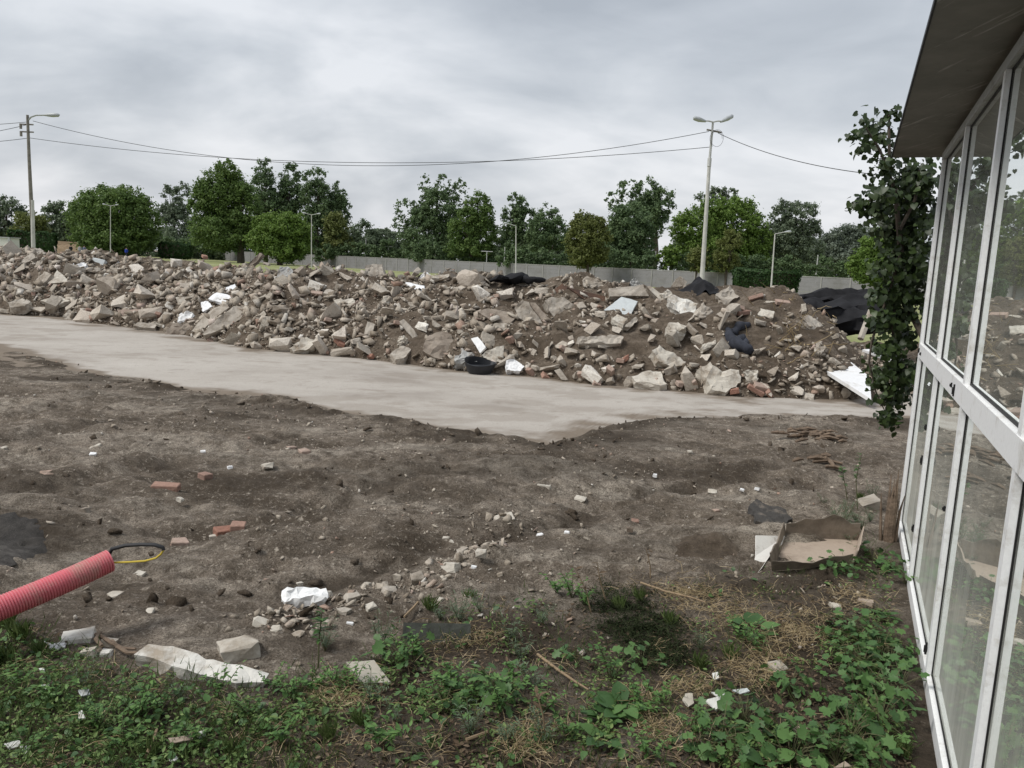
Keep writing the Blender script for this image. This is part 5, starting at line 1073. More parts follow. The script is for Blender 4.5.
def climber():
    r = np.random.default_rng(77); k = 6.1 / FPX; loc = Vector(bO + bD * (S0 + .5) - bN * .12); loc.z = 0
    blobs = [(868, 128, 15, 15), (880, 140, 14, 16), (862, 150, 10, 9), (889, 116, 8, 10), (856, 136, 8, 7), (884, 168, 13, 16), (897, 190, 22, 22), (880, 198, 16, 12), (861, 203, 13, 9), (856, 207, 8, 6), (906, 222, 24, 28), (912, 175, 18, 16), (924, 185, 12, 22), (926, 225, 10, 26), (912, 245, 18, 20), (890, 232, 18, 18), (918, 196, 20, 34), (880, 214, 12, 12),
             (902, 258, 24, 26), (886, 268, 16, 18), (905, 290, 20, 22), (884, 296, 14, 14), (894, 316, 20, 16), (916, 260, 14, 40), (882, 322, 14, 10), (903, 335, 13, 14), (888, 350, 14, 14), (898, 368, 16, 14), (882, 382, 11, 14), (893, 398, 15, 14), (888, 418, 10, 12), (906, 380, 8, 18), (876, 372, 6, 8)]
    Cc, Rr, Nn = [], [], []
    for (px, py, rx, ry) in blobs:
        Y = 6.15 + r.uniform(-.15, .25); Cc.append(at_y(px, py, Y)); Rr.append((rx * k, .17, ry * k)); Nn.append(rx * ry)
    Nn = np.array(Nn, float) * np.array([1.9 if b_[1] > 280 else 1.0 for b_ in blobs]); i = r.choice(len(blobs), 4500, p=Nn / Nn.sum()); d = r.normal(size=(4500, 3)); d /= np.linalg.norm(d, axis=1, keepdims=True)
    P = np.array(Cc)[i] + d * np.array(Rr)[i] * (np.abs(r.normal(.65, .42, 4500)))[:, None]
    s = (P - bO) @ bD; q = (P - bO) @ bN
    ok = (s > S0 + .16) | (q < -.10); P = P[ok]; d = d[ok]; n = len(P)
    nr = d * .4 + r.normal(size=(n, 3)) * .5 + np.array([-.2, -.6, .35])
    me = heart(n, P, nr, r.uniform(.026, .066, n), r, M['vine'], 'foliage', r.uniform(0, .55, n)); me.transform(Matrix.Translation(-loc))
    o = empty('climbing_plant', loc, 'dark leafy climbing plant hanging from the roof corner of the glazed building', 'plant'); link('foliage', me, o)
    b = MB()
    root = Vector(bO + bD * (S0 + .42) + bN * .25); root.z = 0
    A_ = [root, root + Vector((.02, .03, .9)), Vector(at_y(905, 300, 6.3)), Vector(at_y(900, 240, 6.2)), Vector(at_y(895, 190, 6.2)), Vector(at_y(880, 150, 6.15)), Vector(at_y(866, 128, 6.1))]
    b.tube([p - loc for p in A_], [.035, .03, .026, .022, .016, .01, .005], 7)
    for pts in ([(902, 250), (890, 290), (872, 340), (869, 362), (876, 392), (888, 418)], [(898, 190), (880, 197), (858, 205)], [(903, 280), (893, 320), (893, 360), (892, 400)], [(890, 170), (889, 140), (889, 115)], [(900, 230), (915, 200), (920, 170)]):
        b.tube([Vector(at_y(x, y, 6.12)) - loc for x, y in pts], [.014 - .002 * j for j in range(len(pts))], 6)
    b.build('stem', M['bark'], o)
climber()
# ---------------------------------------------------------------- foreground things
LM2 = [('the cardboard box', 805, 545), ('the red conduit', 55, 582), ('the white foam lump', 303, 603), ('the concrete beam', 198, 666), ('the beige tile', 368, 672), ('the dark plank', 440, 633), ('the broken stump', 886, 512), ('the grey fragment cluster', 450, 566),
       ('the big flat leaves', 610, 715), ('the white shards', 722, 697), ('the straw clump', 690, 592), ('the black asphalt slab', 770, 515), ('the dark moss patch', 640, 640), ('the lone brick', 165, 487), ('the white rubble lumps', 70, 645), ('the building sill', 925, 690), ('the concrete road tongue', 545, 440), ('the tarry patch', 20, 540)]
HEAP_MARKS = list(LANDMARKS)
def finish_part(marks):
    global LANDMARKS
    LANDMARKS = marks; finish_labels(); PENDING.clear()
finish_part(HEAP_MARKS)
def conduit():
    P0, P1 = at_y(-70, 634, 2.72), at_y(109, 561, 3.2); A_, B_ = Vector(P0), Vector(P1); d = (B_ - A_); L = d.length; d.normalize()
    u = d.cross(Vector((0, 0, 1))).normalized(); w = u.cross(d); o = empty('conduit', A_, 'red corrugated cable conduit sticking up out of the ground', 'conduit'); o.location = (A_.x, A_.y, A_.z)
    ring = .0105; n = 28; V = []; F = []; rows = []
    s = 0
    while s < L:
        for (ds, r) in ((0, .043), (.0022, .0485), (.0068, .0485), (.009, .043)): rows.append((s + ds, r))
        s += ring
    end = rows[-1][0]; rows += [(end, .038), (end - .02, .037), (end - .3, .037)]
    for (t, r) in rows:
        sag = Vector((0, 0, -.012 * (t / L) * (1 - t / L) * 4))
        for i in range(n): a = 2 * PI * i / n; V.append(d * t + u * math.cos(a) * r + w * math.sin(a) * r + sag)
    for k in range(len(rows) - 1):
        for i in range(n): j = (i + 1) % n; F.append([k * n + i, k * n + j, (k + 1) * n + j, (k + 1) * n + i])
    link('tube', newmesh('tube', V, F, M['conduit']), o)
    Q = lambda x, y, Y=3.21: Vector(at_y(x, y, Y))
    e = B_ - d * .06
    for nm, pts, R, mt, lab in (('cable', [e, Q(107.5, 557), Q(112, 549), Q(125, 545.5), Q(140, 544.5), Q(155, 544.8), Q(163, 547.5), Q(163.5, 550)], .0085, 'wire', 'black cable looping out of the red conduit'),
                                ('wire', [e, Q(109, 562.5), Q(116, 562.5), Q(130, 562), Q(145, 561), Q(156, 558), Q(161, 554), Q(163.5, 550.2), Q(162, 548)], .0045, 'yellow', 'thin yellow wire looping out of the red conduit')):
        b = MB(); b.tube([p - e for p in pts], R, 8); tag(b.build(nm, M[mt], smooth=True, loc=e), lab, nm)
conduit()
def rock(name, px, py, wpx, hpx, mt, desc, cat='stone', seed=0, shape=None, group='broken stones and fragments on the soil', label=None):
    p = on_ground(px, py); k = math.hypot(p[0], p[1]) / FPX; w = wpx * k * .86
    me = hull_mesh(name, (1, .8, min(1.2, hpx / wpx * 1.05)), M[mt], seed + int(px * 3 + py), 16, .02, 2, .7); o = link(name, me, loc=p + np.array([0, 0, hpx * k * .08])); o.scale = (w, w, w)
    o.rotation_euler = (rnd.gauss(0, .15), rnd.gauss(0, .15), rnd.uniform(-.6, .6))
    if label: tag(o, label, cat, group)
    else: want(o, desc, cat, (px, py), group)
    return o
def gslab(name, poly, mt, th, label, cat, nr=(0, -.25, 1), rough=.006, lift=.02, group=None, seed=0):
    o = traced(name, poly, M[mt], th, nr, seed, False, lift, rough); tag(o, label, cat, group); return o
gslab('concrete_beam', [(135, 654), (147, 643), (170, 647), (205, 655), (240, 665), (266, 672), (263, 684), (240, 683), (205, 675), (175, 668)], 'palewhite', .16, 'long pale broken concrete beam at the edge of the weeds', 'concrete beam', (0, -.3, 1), .009, .075)
rock('concrete_lump', 240, 652, 44, 24, 'pale', '', label='rough pale concrete lump just behind the concrete beam end')
rock('rubble_lump', 78, 641, 34, 15, 'palewhite', '', label='white mortar lump beside the weeds, the largest left of the concrete beam', group=None)
gslab('plaster_piece', [(43, 642), (66, 642), (64, 648), (50, 648)], 'white', .02, 'flat white plaster piece lying left of the white mortar lump', 'plaster piece')
rock('rubble_lump', 88, 655, 16, 13, 'pale', '', label='pale small lump under the white mortar lump in the weeds', group=None)
rock('rubble_lump', 108, 645, 18, 13, 'pale', '', label='pale small lump between white mortar lump and concrete beam', group=None)
rock('rubble_lump', 107, 655, 14, 9, 'palewhite', '', label='whitish crumb of mortar before the thin roots by the beam', group=None)
b = MB()
for pts in ([(96, 641), (103, 644), (112, 650), (122, 655), (136, 656)], [(100, 640), (96, 646), (102, 653)], [(112, 648), (118, 654), (128, 660), (138, 660)]):
    b.tube([Vector(on_ground(*q)) + Vector((0, 0, .03)) for q in pts], [.009, .009, .008, .007, .005][:len(pts)], 6)
tag(b.build('root', M['deadwood']), 'thin bent brown roots beside the concrete beam end', 'root')
# crumpled white foam lump
def foam():
    p = on_ground(303, 606); k = np.hypot(p[0], p[1]) / FPX
    me = hull_mesh('foam_lump', (1, .5, .30), M['foam'], 43, 18, .075, 3, .72); o = link('foam_lump', me, loc=p + np.array([0, 0, .035])); o.scale = [46 * k] * 3; o.rotation_euler = (.1, -.06, .15)
    tag(o, 'bright white torn foam lump lying on the soil', 'foam')
    gslab('plaster_piece', [(283, 603), (292, 605), (302, 612), (293, 617), (285, 613)], 'cardlight', .02, 'beige broken piece stuck under the white foam lump', 'plaster piece', lift=.015)
foam()
for q in [(325, 597, 18, 10, 'pale'), (352, 598, 20, 10, 'midgrey'), (262, 624, 22, 8, 'pale'), (276, 630, 14, 6, 'pale'), (326, 623, 10, 6, 'pale'), (297, 634, 20, 4, 'pale'), (345, 612, 16, 8, 'midgrey'), (371, 609, 15, 10, 'pale'), (390, 592, 20, 9, 'midgrey'), (417, 579, 18, 11, 'midgrey'),
          (398, 578, 12, 8, 'pale'), (450, 570, 24, 15, 'pale'), (463, 553, 16, 11, 'midgrey'), (481, 554, 14, 10, 'pale'), (467, 566, 12, 7, 'pale'), (474, 568, 7, 5, 'white'), (446, 539, 9, 5, 'pale'), (452, 543, 8, 5, 'pale'), (508, 507, 9, 6, 'pale'), (543, 488, 20, 10, 'pale'), (580, 500, 15, 7, 'pale'),
          (505, 519, 26, 5, 'pale'), (567, 533, 7, 4, 'white'), (540, 535, 8, 3, 'white'), (368, 585, 9, 5, 'pale'), (350, 625, 10, 6, 'white'), (230, 468, 6, 4, 'white'), (95, 449, 14, 7, 'pale'), (93, 455, 7, 4, 'white'), (110, 446, 6, 3, 'pale'), (268, 466, 15, 6, 'pale'), (85, 511, 11, 6, 'midgrey'), (300, 584, 8, 4, 'pale'),
          (655, 476, 5, 4, 'white'), (716, 511, 9, 4, 'palebrick'), (712, 492, 11, 3, 'pale'), (727, 489, 10, 3, 'white'), (742, 490, 5, 3, 'white'), (757, 489, 6, 3, 'white'), (729, 433, 5, 7, 'palebrick'), (635, 523, 10, 8, 'brick'), (630, 530, 9, 6, 'brownslab'), (195, 445, 8, 4, 'pale'), (203, 452, 6, 3, 'white'),
          (28, 455, 7, 5, 'pale'), (4, 449, 6, 4, 'pale'), (150, 612, 12, 4, 'pale'), (115, 595, 16, 5, 'pale'), (140, 575, 12, 5, 'pale'), (213, 538, 10, 6, 'pale'), (180, 500, 8, 5, 'pale'), (420, 455, 6, 4, 'pale'), (690, 452, 6, 3, 'pale'), (440, 600, 9, 5, 'pale'), (480, 596, 8, 5, 'midgrey'), (500, 575, 8, 5, 'pale'), (530, 560, 9, 4, 'pale'),
          (777, 670, 22, 12, 'midgrey'), (835, 607, 14, 7, 'pale'), (865, 603, 18, 6, 'cardlight'), (868, 506, 24, 14, 'midgrey')]:
    tone = {'pale': 'pale', 'midgrey': 'grey', 'white': 'white', 'palebrick': 'pinkish', 'brick': 'reddish', 'brownslab': 'brown', 'cardlight': 'tan'}[q[4]]
    rock('stone', *q, f'{"small" if q[2] < 10 else ("medium" if q[2] < 17 else "larger")} {tone} stone fragment')
# pebbles nobody would count
n = 11000; pr = np.random.default_rng(5)
Yp = 2.6 + (11.5 - 2.6) * pr.random(n) ** .8; Xp = (pr.uniform(-.70, .48, n)) * Yp
kp = (nearY(Xp) - Yp > .15) & ((fbm(Xp * 1.2, Yp * 1.2, 91, 3) > pr.uniform(-.25, .5, n))) & (((np.stack([Xp, Yp, 0 * Xp], 1) - bO) @ bN) < -.1)
Xp, Yp = Xp[kp], Yp[kp]; sp_ = np.clip(pr.exponential(.010, len(Xp)) + .005, 0, .05)
_lx = np.array([at_z(*q)[:2] for q in [(262, 628), (300, 612), (345, 604), (400, 590), (450, 572), (480, 555), (520, 515)]]); _t = pr.uniform(0, 6, 420); _i = _t.astype(int); _f = (_t - _i)[:, None]
_q = _lx[_i] * (1 - _f) + _lx[_i + 1] * _f + pr.normal(0, .09, (420, 2)); Xp = np.r_[Xp, _q[:, 0]]; Yp = np.r_[Yp, _q[:, 1]]; sp_ = np.r_[sp_, np.clip(pr.exponential(.018, 420) + .01, 0, .07)]
tag(scatter_hulls('gravel', np.stack([Xp, Yp, ground_h(Xp, Yp) + sp_ * .2], 1), sp_, M['frag'], 9), 'small stones strewn over the churned soil', kind='stuff')
# clods of earth
n = 2600; Yp = 3.3 + 8.2 * pr.random(n); Xp = pr.uniform(-.70, .46, n) * Yp; s_ = nearY(Xp) - Yp
kp = (s_ > -.1) & ((fbm(Xp * .9, Yp * 1.8, 95, 3) + .5 * (s_ < .5)) > pr.uniform(-.1, .6, n)) & (((np.stack([Xp, Yp, 0 * Xp], 1) - bO) @ bN) < -.1)
Xp, Yp = Xp[kp], Yp[kp]; sp_ = np.clip(pr.exponential(.022, len(Xp)) + .012, 0, .11)
tag(scatter_hulls('dirt', np.stack([Xp, Yp, ground_h(Xp, Yp) + sp_ * .1], 1), sp_, M['mound'], 19, n=16), 'loose clods of dark earth', kind='stuff')
# bricks lying in the soil
for (px, py, rz, lab, m_) in [(166, 488, .1, 'whole red brick lying alone on the churned soil', 0), (207, 477, 1.0, 'broken red brick half buried right of the whole red brick', 1), (47, 457, .4, 'reddish brick piece on a low soil ridge near the picture edge', 2), (51, 476, .8, 'orange brick shard pressed into the soil', 4), (180, 545, .35, 'long pinkish brick sliver right of the black cable loop', 4), (225, 533, .6, 'small red brick crumb right of the pinkish sliver', 2), (240, 528, .2, 'tiny red brick crumb farthest along the track from the conduit', 5),
                              (291, 449, .9, 'pale square brick piece lying flat in the middle soil', 4), (306, 453, .7, 'pale broken brick piece beside the pale square one', 8)]:
    p = on_ground(px, py); o = link('brick', brick_mesh(300 + px, m_ != 0, 'palebrick' if m_ in (4, 8) else 'brick'), loc=p + np.array([0, 0, .006])); o.scale = (.74,) * 3; o.rotation_euler = (.05, .05, rz); tag(o, lab, 'brick', 'bricks lying in the soil')
gslab('tile', [(346, 662), (374, 660), (391, 682), (363, 683)], 'tile', .02, 'beige square tile lying tilted among the weeds', 'tile', (0, -.3, 1), .001, .05)
o = slab_pts('plank', [on_ground(402, 644) + [0, 0, -.02], on_ground(471, 644) + [0, 0, -.02], on_ground(470, 640) + [0, .0, .075], on_ground(403, 640) + [0, .0, .08]], .04, 'plank'); tag(o, 'short dark weathered plank standing on edge in the weeds', 'plank')
gslab('asphalt_slab', [(748, 507), (756, 500), (787, 511), (793, 519), (780, 526), (757, 523)], 'asphalt', .14, 'black broken asphalt slab lying behind the cardboard box', 'asphalt slab', (0, -.15, 1), .012, .12)
# cardboard box: open tray with walls, flap
def box():
    G = lambda x, y: Vector(on_ground(x, y)); a, b_, c, d = G(772, 571), G(852, 569), G(858, 547), G(786, 531)
    h = .125; o = empty('cardboard_box', a, 'open brown cardboard tray with a torn white flap', 'box'); z0 = max(gh(*((a * (1 - i) + b_ * i) * (1 - j) + (d * (1 - i) + c * i) * j)[:2]) for i in (0, .25, .5, .75, 1) for j in (0, .25, .5, .75, 1)) + .028
    for v in (a, b_, c, d): v.z = z0
    up = Vector((0, 0, h)); cen = (a + b_ + c + d) / 4
    def wall(p, q, lean, name, mt, th=.008, hh=1.0, bend=0):
        out = ((p + q) / 2 - cen); out.z = 0; out.normalize(); n = 8; b = MB(); V = []
        for i in range(n + 1):
            t = i / n; w = p.lerp(q, t)
            for j in range(4):
                s = j / 3; V.append(w + up * s * hh * (1 + .2 * math.sin(t * 6 + lean * 9) - .12 * math.sin(t * 15 + lean * 3)) + out * (lean * s * h + bend * s * s * math.sin(t * PI)))
        m = len(V); V2 = [v - out * th for v in V]; F = []
        for i in range(n):
            for j in range(3): k = i * 4 + j; F += [[k, k + 4, k + 5, k + 1], [m + k, m + k + 1, m + k + 5, m + k + 4]]
        for i in range(n): k = i * 4; F += [[k, m + k, m + k + 4, k + 4], [k + 3, k + 7, m + k + 7, m + k + 3]]
        for k0 in (0, n * 4):
            for j in range(3): k = k0 + j; F.append([k, k + 1, m + k + 1, m + k])
        b.add([v - a for v in V + V2], F); b.build(name, M[mt], o)
    wall(a, b_, .25, 'side', 'card', hh=.5, bend=.02); wall(b_, c, .22, 'side', 'cardlight', hh=.6); wall(c, d, -.1, 'side', 'card', bend=-.02, hh=1.05); wall(d, a, .2, 'side', 'card', hh=.7)
    b = MB(); b.add([v - a + Vector((0, 0, .004)) for v in (a, b_, c, d)] + [v - a + Vector((0, 0, -.004)) for v in (a, b_, c, d)], [[0, 1, 2, 3], [7, 6, 5, 4], [0, 4, 5, 1], [1, 5, 6, 2], [2, 6, 7, 3], [3, 7, 4, 0]]); b.build('bottom', M['cardlight'], o)
    # torn white flap hanging out
    T = [Vector(at_y(q[0], q[1], Y)) for q, Y in (((757, 525), 4.45), ((786, 526), 4.6), ((783, 534), 4.45), ((771, 545), 4.28), ((763, 557), 4.16), ((752, 570), 4.1), ((750, 568), 4.12), ((757, 545), 4.28))]
    nn = (T[1] - T[0]).cross(T[5] - T[0]).normalized() * .006; k = len(T); b = MB(); b.add([v - a for v in T] + [v - a + nn for v in T], [list(range(k)), list(range(2 * k - 1, k - 1, -1))] + [[i, (i + 1) % k, (i + 1) % k + k, i + k] for i in range(k)]); b.build('flap', M['flap'], o)
box()
# earth heap scooped out beside the box
def heap():
    p = on_ground(706, 550); V = []; n = 30
    for j in range(n):
        for i in range(n):
            u, v = i / (n - 1) * 2 - 1, j / (n - 1) * 2 - 1; r = math.hypot(u, v); z = .16 * max(0, 1 - r) ** .8 * (1 + .8 * float(fbm(u * 2.2, v * 2.2, 7, 3))) + .035 * float(fbm(u * 6, v * 6, 9, 3)) * max(0, 1 - r)
            V.append((u * .27, v * .36, z * .75 - .02))
    a = (np.arange(n - 1)[:, None] * n + np.arange(n - 1)[None]).ravel()
    tag(link('earth_heap', newmesh('earth_heap', V, np.stack([a, a + 1, a + n + 1, a + n], 1), M['mound'], True), loc=p), 'low heap of dug earth left of the cardboard box', kind='structure')
heap()
def stump():
    p = on_ground(888, 541); b = MB()
    for k in range(16):
        a = k / 16 * 2 * PI; x, y = .026 * math.cos(a), .024 * math.sin(a); h = rnd.uniform(.24, .48); b.tube([(x, y, 0), (x * .95, y, h * .6), (x * .9 + rnd.uniform(-.01, .01), y, h)], [.012, .009, .002], 5)
    b.tube([(0, 0, 0), (0, 0, .28), (.01, 0, .36)], [.032, .026, .008], 10)
    for a in (-.05, .045): b.tube([(a, 0, 0), (a * 1.3, .01, .2), (a * 1.6, 0, rnd.uniform(.24, .36))], [.012, .008, .002], 5)
    tag(b.build('broken_stump', M['deadwood'], loc=p), 'splintered brown wooden stump standing against the building sill', 'stump')
stump()
def debris(px, py, w, nst, label, dark):
    p = on_ground(px, py); b = MB()
    b.tube([(-w * .9, 0, .015), (0, .01, .03), (w * .9, -.02, .015)], [.012, .022, .01], 6); b.tube([(0, -.2, .012), (.02, 0, .03), (.05, .2, .012)], [.01, .02, .01], 6)
    for k in range(nst):
        a = rnd.uniform(-.5, .5); L = rnd.uniform(.05, .20); c = Vector((rnd.gauss(0, w * .6), rnd.gauss(0, .10), rnd.uniform(.01, .06))); d = Vector((math.cos(a), math.sin(a), rnd.uniform(-.1, .12))) * L / 2
        b.tube([c - d, c + Vector((0, 0, .01)), c + d], [.012, .02, .008], 5)
    tag(b.build('wood_debris', M['deadwood'], loc=p), label, 'wood scraps')
debris(812, 438, .24, 26, 'heap of splintered reddish wood near the road edge', 1)
debris(827, 464, .14, 9, 'smaller scatter of wood splinters nearer than the reddish heap', 1)
# twigs
for pts, lab in [([(537, 661), (555, 675), (575, 689), (588, 697)], 'long straight dry twig lying left of the big flat leaves'), ([(146, 766), (152, 752), (157, 738)], 'short dry twig in the green weeds at the near edge'), ([(640, 588), (665, 597), (690, 603), (705, 608)], 'thin twig lying in front of the straw clump'),
                 ([(404, 623), (412, 615), (418, 608)], 'pale stick lying left of the dark plank'), ([(466, 748), (477, 744), (487, 740)], 'pale short stick near the lower middle weeds')]:
    P = [Vector(on_ground(*q)) + Vector((0, 0, .03)) for q in pts]; b = MB(); b.tube([p - P[0] for p in P], [.006, .006, .005, .003][:len(P)], 6); tag(b.build('twig', M['drystem'], loc=P[0]), lab, 'twig', 'dry twigs on the ground')
# white shards and litter
for poly, mt, lab, cat in [([(705, 700), (716, 697), (724, 694), (723, 705), (716, 710)], 'shard', 'white crockery shard, left one of a pair in dry grass', 'shard'), ([(711, 692), (725, 692), (731, 699), (728, 703), (722, 700)], 'shard', 'white crockery shard, right one of a pair in dry grass', 'shard'), ([(685, 693), (692, 693), (694, 703), (688, 707), (682, 700)], 'tile', 'dull cream shard beside the white crockery pair', 'shard'),
                           ([(712, 673), (718, 672), (719, 678), (714, 680)], 'shard', 'small white shard above the crockery pair', 'shard'), ([(732, 690), (747, 688), (750, 691), (740, 694)], 'bluegrey', 'blue grey flat shard right of the crockery pair', 'shard'), ([(4, 744), (20, 740), (22, 745), (10, 749)], 'shard', 'white torn paper scrap in the near weeds, left one', 'scrap'), ([(20, 746), (31, 745), (27, 755), (23, 752)], 'shard', 'white torn paper scrap in the near weeds, right one', 'scrap'),
                           ([(168, 738), (191, 735), (193, 739), (172, 743)], 'cardlight', 'bone like pale stick lying in the near weeds', 'scrap'), ([(168, 757), (174, 753), (178, 759), (172, 762)], 'shard', 'white triangular scrap below the bone like stick', 'scrap'), ([(78, 690), (89, 689), (90, 694), (81, 696)], 'bluegrey', 'pale greenish leaf scrap in the middle of the weeds', 'scrap'), ([(41, 685), (49, 684), (51, 688), (44, 690)], 'shard', 'white petal like scrap left of the greenish scrap', 'scrap'), ([(39, 668), (44, 668), (44, 671), (40, 672)], 'shard', 'tiny white scrap highest in the left weeds', 'scrap'),
                           ([(79, 712), (82, 710), (85, 718), (78, 719)], 'shard', 'white pointed scrap below the greenish scrap', 'scrap'), ([(833, 768), (845, 761), (852, 766)], 'cardlight', 'tan leaf scrap at the very near edge', 'scrap'), ([(792, 728), (800, 725), (808, 728), (800, 734)], 'cardlight', 'yellowish dead leaf by the dark green plants', 'scrap'), ([(305, 679), (320, 674), (322, 680), (308, 683)], 'cardlight', 'cream scrap caught in the green clump right of the concrete beam', 'scrap'), ([(196, 733), (204, 730), (206, 736), (199, 738)], 'shard', 'white chip right of the bone like stick', 'scrap')]:
    gslab('scrap' if cat == 'scrap' else 'shard', poly, mt, .006, lab, cat, (rnd.uniform(-.3, .3), -.4, 1), .001, .05, 'small white scraps and shards in the weeds')
def patch(name, poly, z, mt, label):
    V = []; 
    P = [on_ground(*q) for q in poly]; c = np.mean(P, 0); V = [c]; m = len(P) * 4
    for i in range(m):
        a, b_ = P[i // 4], P[(i // 4 + 1) % len(P)]; q = a + (b_ - a) * (i % 4) / 4; q = q + (q - c) * .12 * rnd.uniform(-1, 1); V.append(q)
    rings = [np.array([c])] ; VV = []; F = []
    for r_ in (1.0, .8, .55, .3): VV += [c + (np.array(v) - c) * r_ for v in V[1:]]
    VV = np.array(VV); VV[:, 2] = ground_h(VV[:, 0], VV[:, 1]) + z; VV[:m, 2] -= z + .01
    for k in range(3):
        for i in range(m): j = (i + 1) % m; F.append([k * m + i, k * m + j, (k + 1) * m + j, (k + 1) * m + i])
    F.append([3 * m + i for i in range(m)])
    tag(link(name, newmesh(name, VV, F, M[mt], True)), label, kind='structure')
patch('ground_tar_patch', [(-30, 520), (15, 513), (38, 520), (45, 535), (48, 552), (20, 562), (-30, 568)], .018, 'tar', 'dark tarry patch in the soil')
# ---------------------------------------------------------------- low plants
OVAL = [(0, 0, 0), (.18, .17, .05), (.45, .22, .06), (.75, .13, .0), (1, 0, -.12), (.75, -.13, .0), (.45, -.22, .06), (.18, -.17, .05), (.45, 0, .0)]
BROAD = [(0, 0, 0), (.06, .26, .06), (.35, .40, .08), (.72, .27, .0), (1, 0, -.14), (.72, -.27, .0), (.35, -.40, .08), (.06, -.26, .06), (.4, 0, -.01)]
LOBED = [(.1, 0, 0), (-.08, .3, .05), (.25, .30, .03), (.32, .55, .02), (.58, .30, .03), (.82, .36, -.02), (1, 0, -.12), (.82, -.36, -.02), (.58, -.30, .03), (.32, -.55, .02), (.25, -.30, .03), (-.08, -.3, .05), (.4, 0, -.03)]
LANCE = [(0, 0, 0), (.3, .07, .05), (.65, .06, .05), (1, 0, -.1), (.65, -.06, .05), (.3, -.07, .05), (.5, 0, .03)]
HAIR = [(0, .009, 0), (.5, .010, .06), (1, 0, -.14), (.5, -.010, .06), (0, -.009, 0), (.4, 0, .05)]
def leaves_dir(name, P, u, nr, size, prof, tints, mt):
    P = np.asarray(P, float); u = np.asarray(u, float); nr = np.asarray(nr, float); size = np.asarray(size, float)
    u = u / np.linalg.norm(u, axis=1, keepdims=True); w = np.cross(nr, u); w /= (np.linalg.norm(w, axis=1, keepdims=True) + 1e-9); nn = np.cross(u, w)
    m = len(prof); V = np.stack([P + size[:, None] * (u * a + w * b_ + nn * c) for a, b_, c in prof], 1).reshape(-1, 3)
    T = np.array([(m - 1, k, (k + 1) % (m - 1)) for k in range(m - 1)]); F = (np.arange(len(P))[:, None, None] * m + T[None]).reshape(-1, 3)
    me = newmesh(name, V, F, mt); set_tint(me, np.repeat(tints, m - 1)); return me
def plant_proto(kind, seed):
    r = random.Random(seed); P, U, Nn, Sz = [], [], [], []; sb = MB()
    if kind == 'bushy':          # several leafy stems
        for k in range(r.randint(6, 9)):
            a = r.uniform(0, 2 * PI); h = r.uniform(.10, .20); tip = Vector((math.cos(a) * h * .7, math.sin(a) * h * .7, h)); m = tip * .5 + Vector((0, 0, h * .12)); sb.tube([(0, 0, -.01), m, tip], [.003, .0025, .0015], 5)
            for j in range(11):
                t = .25 + .75 * j / 10; c = (m * 2 * t if t < .5 else m.lerp(tip, t * 2 - 1)); b_ = r.uniform(0, 2 * PI); d = Vector((math.cos(b_), math.sin(b_), r.uniform(-.15, .45)))
                P.append(c); U.append(d); Nn.append(Vector((0, 0, 1)) - d * .3 + Vector((r.uniform(-.3, .3), r.uniform(-.3, .3), 0))); Sz.append(r.uniform(.03, .055) * (1.15 - .4 * t))
        prof, mt = OVAL, 'weedlight'
    elif kind == 'lobed':        # long petioles with lobed leaves
        for k in range(r.randint(20, 28)):
            a = r.uniform(0, 2 * PI); L = r.uniform(.06, .20); h = r.uniform(.05, .16); e = Vector((math.cos(a) * L, math.sin(a) * L, h)); sb.tube([(0, 0, -.01), e * .5 + Vector((0, 0, h * .25)), e], [.0028, .0022, .0016], 5)
            d = Vector((math.cos(a), math.sin(a), r.uniform(-.7, .35))); P.append(e); U.append(d); Nn.append(Vector((r.uniform(-.75, .75), r.uniform(-.75, .75), 1))); Sz.append(r.uniform(.035, .10))
        prof, mt = LOBED, 'weed'
    elif kind == 'broad':        # rosette of big flat leaves
        for k in range(8):
            a = k * 2.4 + r.uniform(-.3, .3); L = r.uniform(.03, .07); h = r.uniform(.03, .09); e = Vector((math.cos(a) * L, math.sin(a) * L, h)); sb.tube([(0, 0, -.01), e], [.005, .0035], 6)
            d = Vector((math.cos(a), math.sin(a), r.uniform(.0, .6))); P.append(e); U.append(d); Nn.append(Vector((0, 0, 1)) - d * .4); Sz.append(r.uniform(.10, .17))
        prof, mt = BROAD, 'weed'
    elif kind == 'grey':         # silvery mugwort like weed
        for k in range(r.randint(7, 10)):
            a = r.uniform(0, 2 * PI); h = r.uniform(.10, .24); tip = Vector((math.cos(a) * h * .5, math.sin(a) * h * .5, h)); sb.tube([(0, 0, -.01), tip], [.003, .0015], 5)
            for j in range(14):
                t = .15 + .85 * j / 13; b_ = r.uniform(0, 2 * PI); d = Vector((math.cos(b_), math.sin(b_), r.uniform(-.1, .7))); P.append(tip * t); U.append(d); Nn.append(Vector((0, 0, 1)) - d * .3); Sz.append(r.uniform(.03, .06))
        prof, mt = LANCE, 'weedgrey'
    else:                        # grass tuft
        for k in range(70):
            a = r.uniform(0, 2 * PI); d = Vector((math.cos(a) * r.uniform(.15, .8), math.sin(a) * r.uniform(.15, .8), 1)); P.append(Vector((r.gauss(0, .02), r.gauss(0, .02), 0))); U.append(d); Nn.append(Vector((math.cos(a + 1.2), math.sin(a + 1.2), .5))); Sz.append(r.uniform(.08, .18))
        sb.tube([(0, 0, -.01), (0, .01, .03)], [.008, .004], 6); prof, mt = [(a, b_ * .5, c) for a, b_, c in LANCE], 'grass'
    rr = np.random.default_rng(seed); o = empty('weed_plant' if kind != 'tuft' else 'grass_tuft', (0, 0, 0))
    link('foliage', leaves_dir('foliage', [p[:] for p in P], [p[:] for p in U], [p[:] for p in Nn], Sz, prof, rr.uniform(0, .55, len(P)), M[mt]), o); sb.build('stem', M['stem'], o); return o
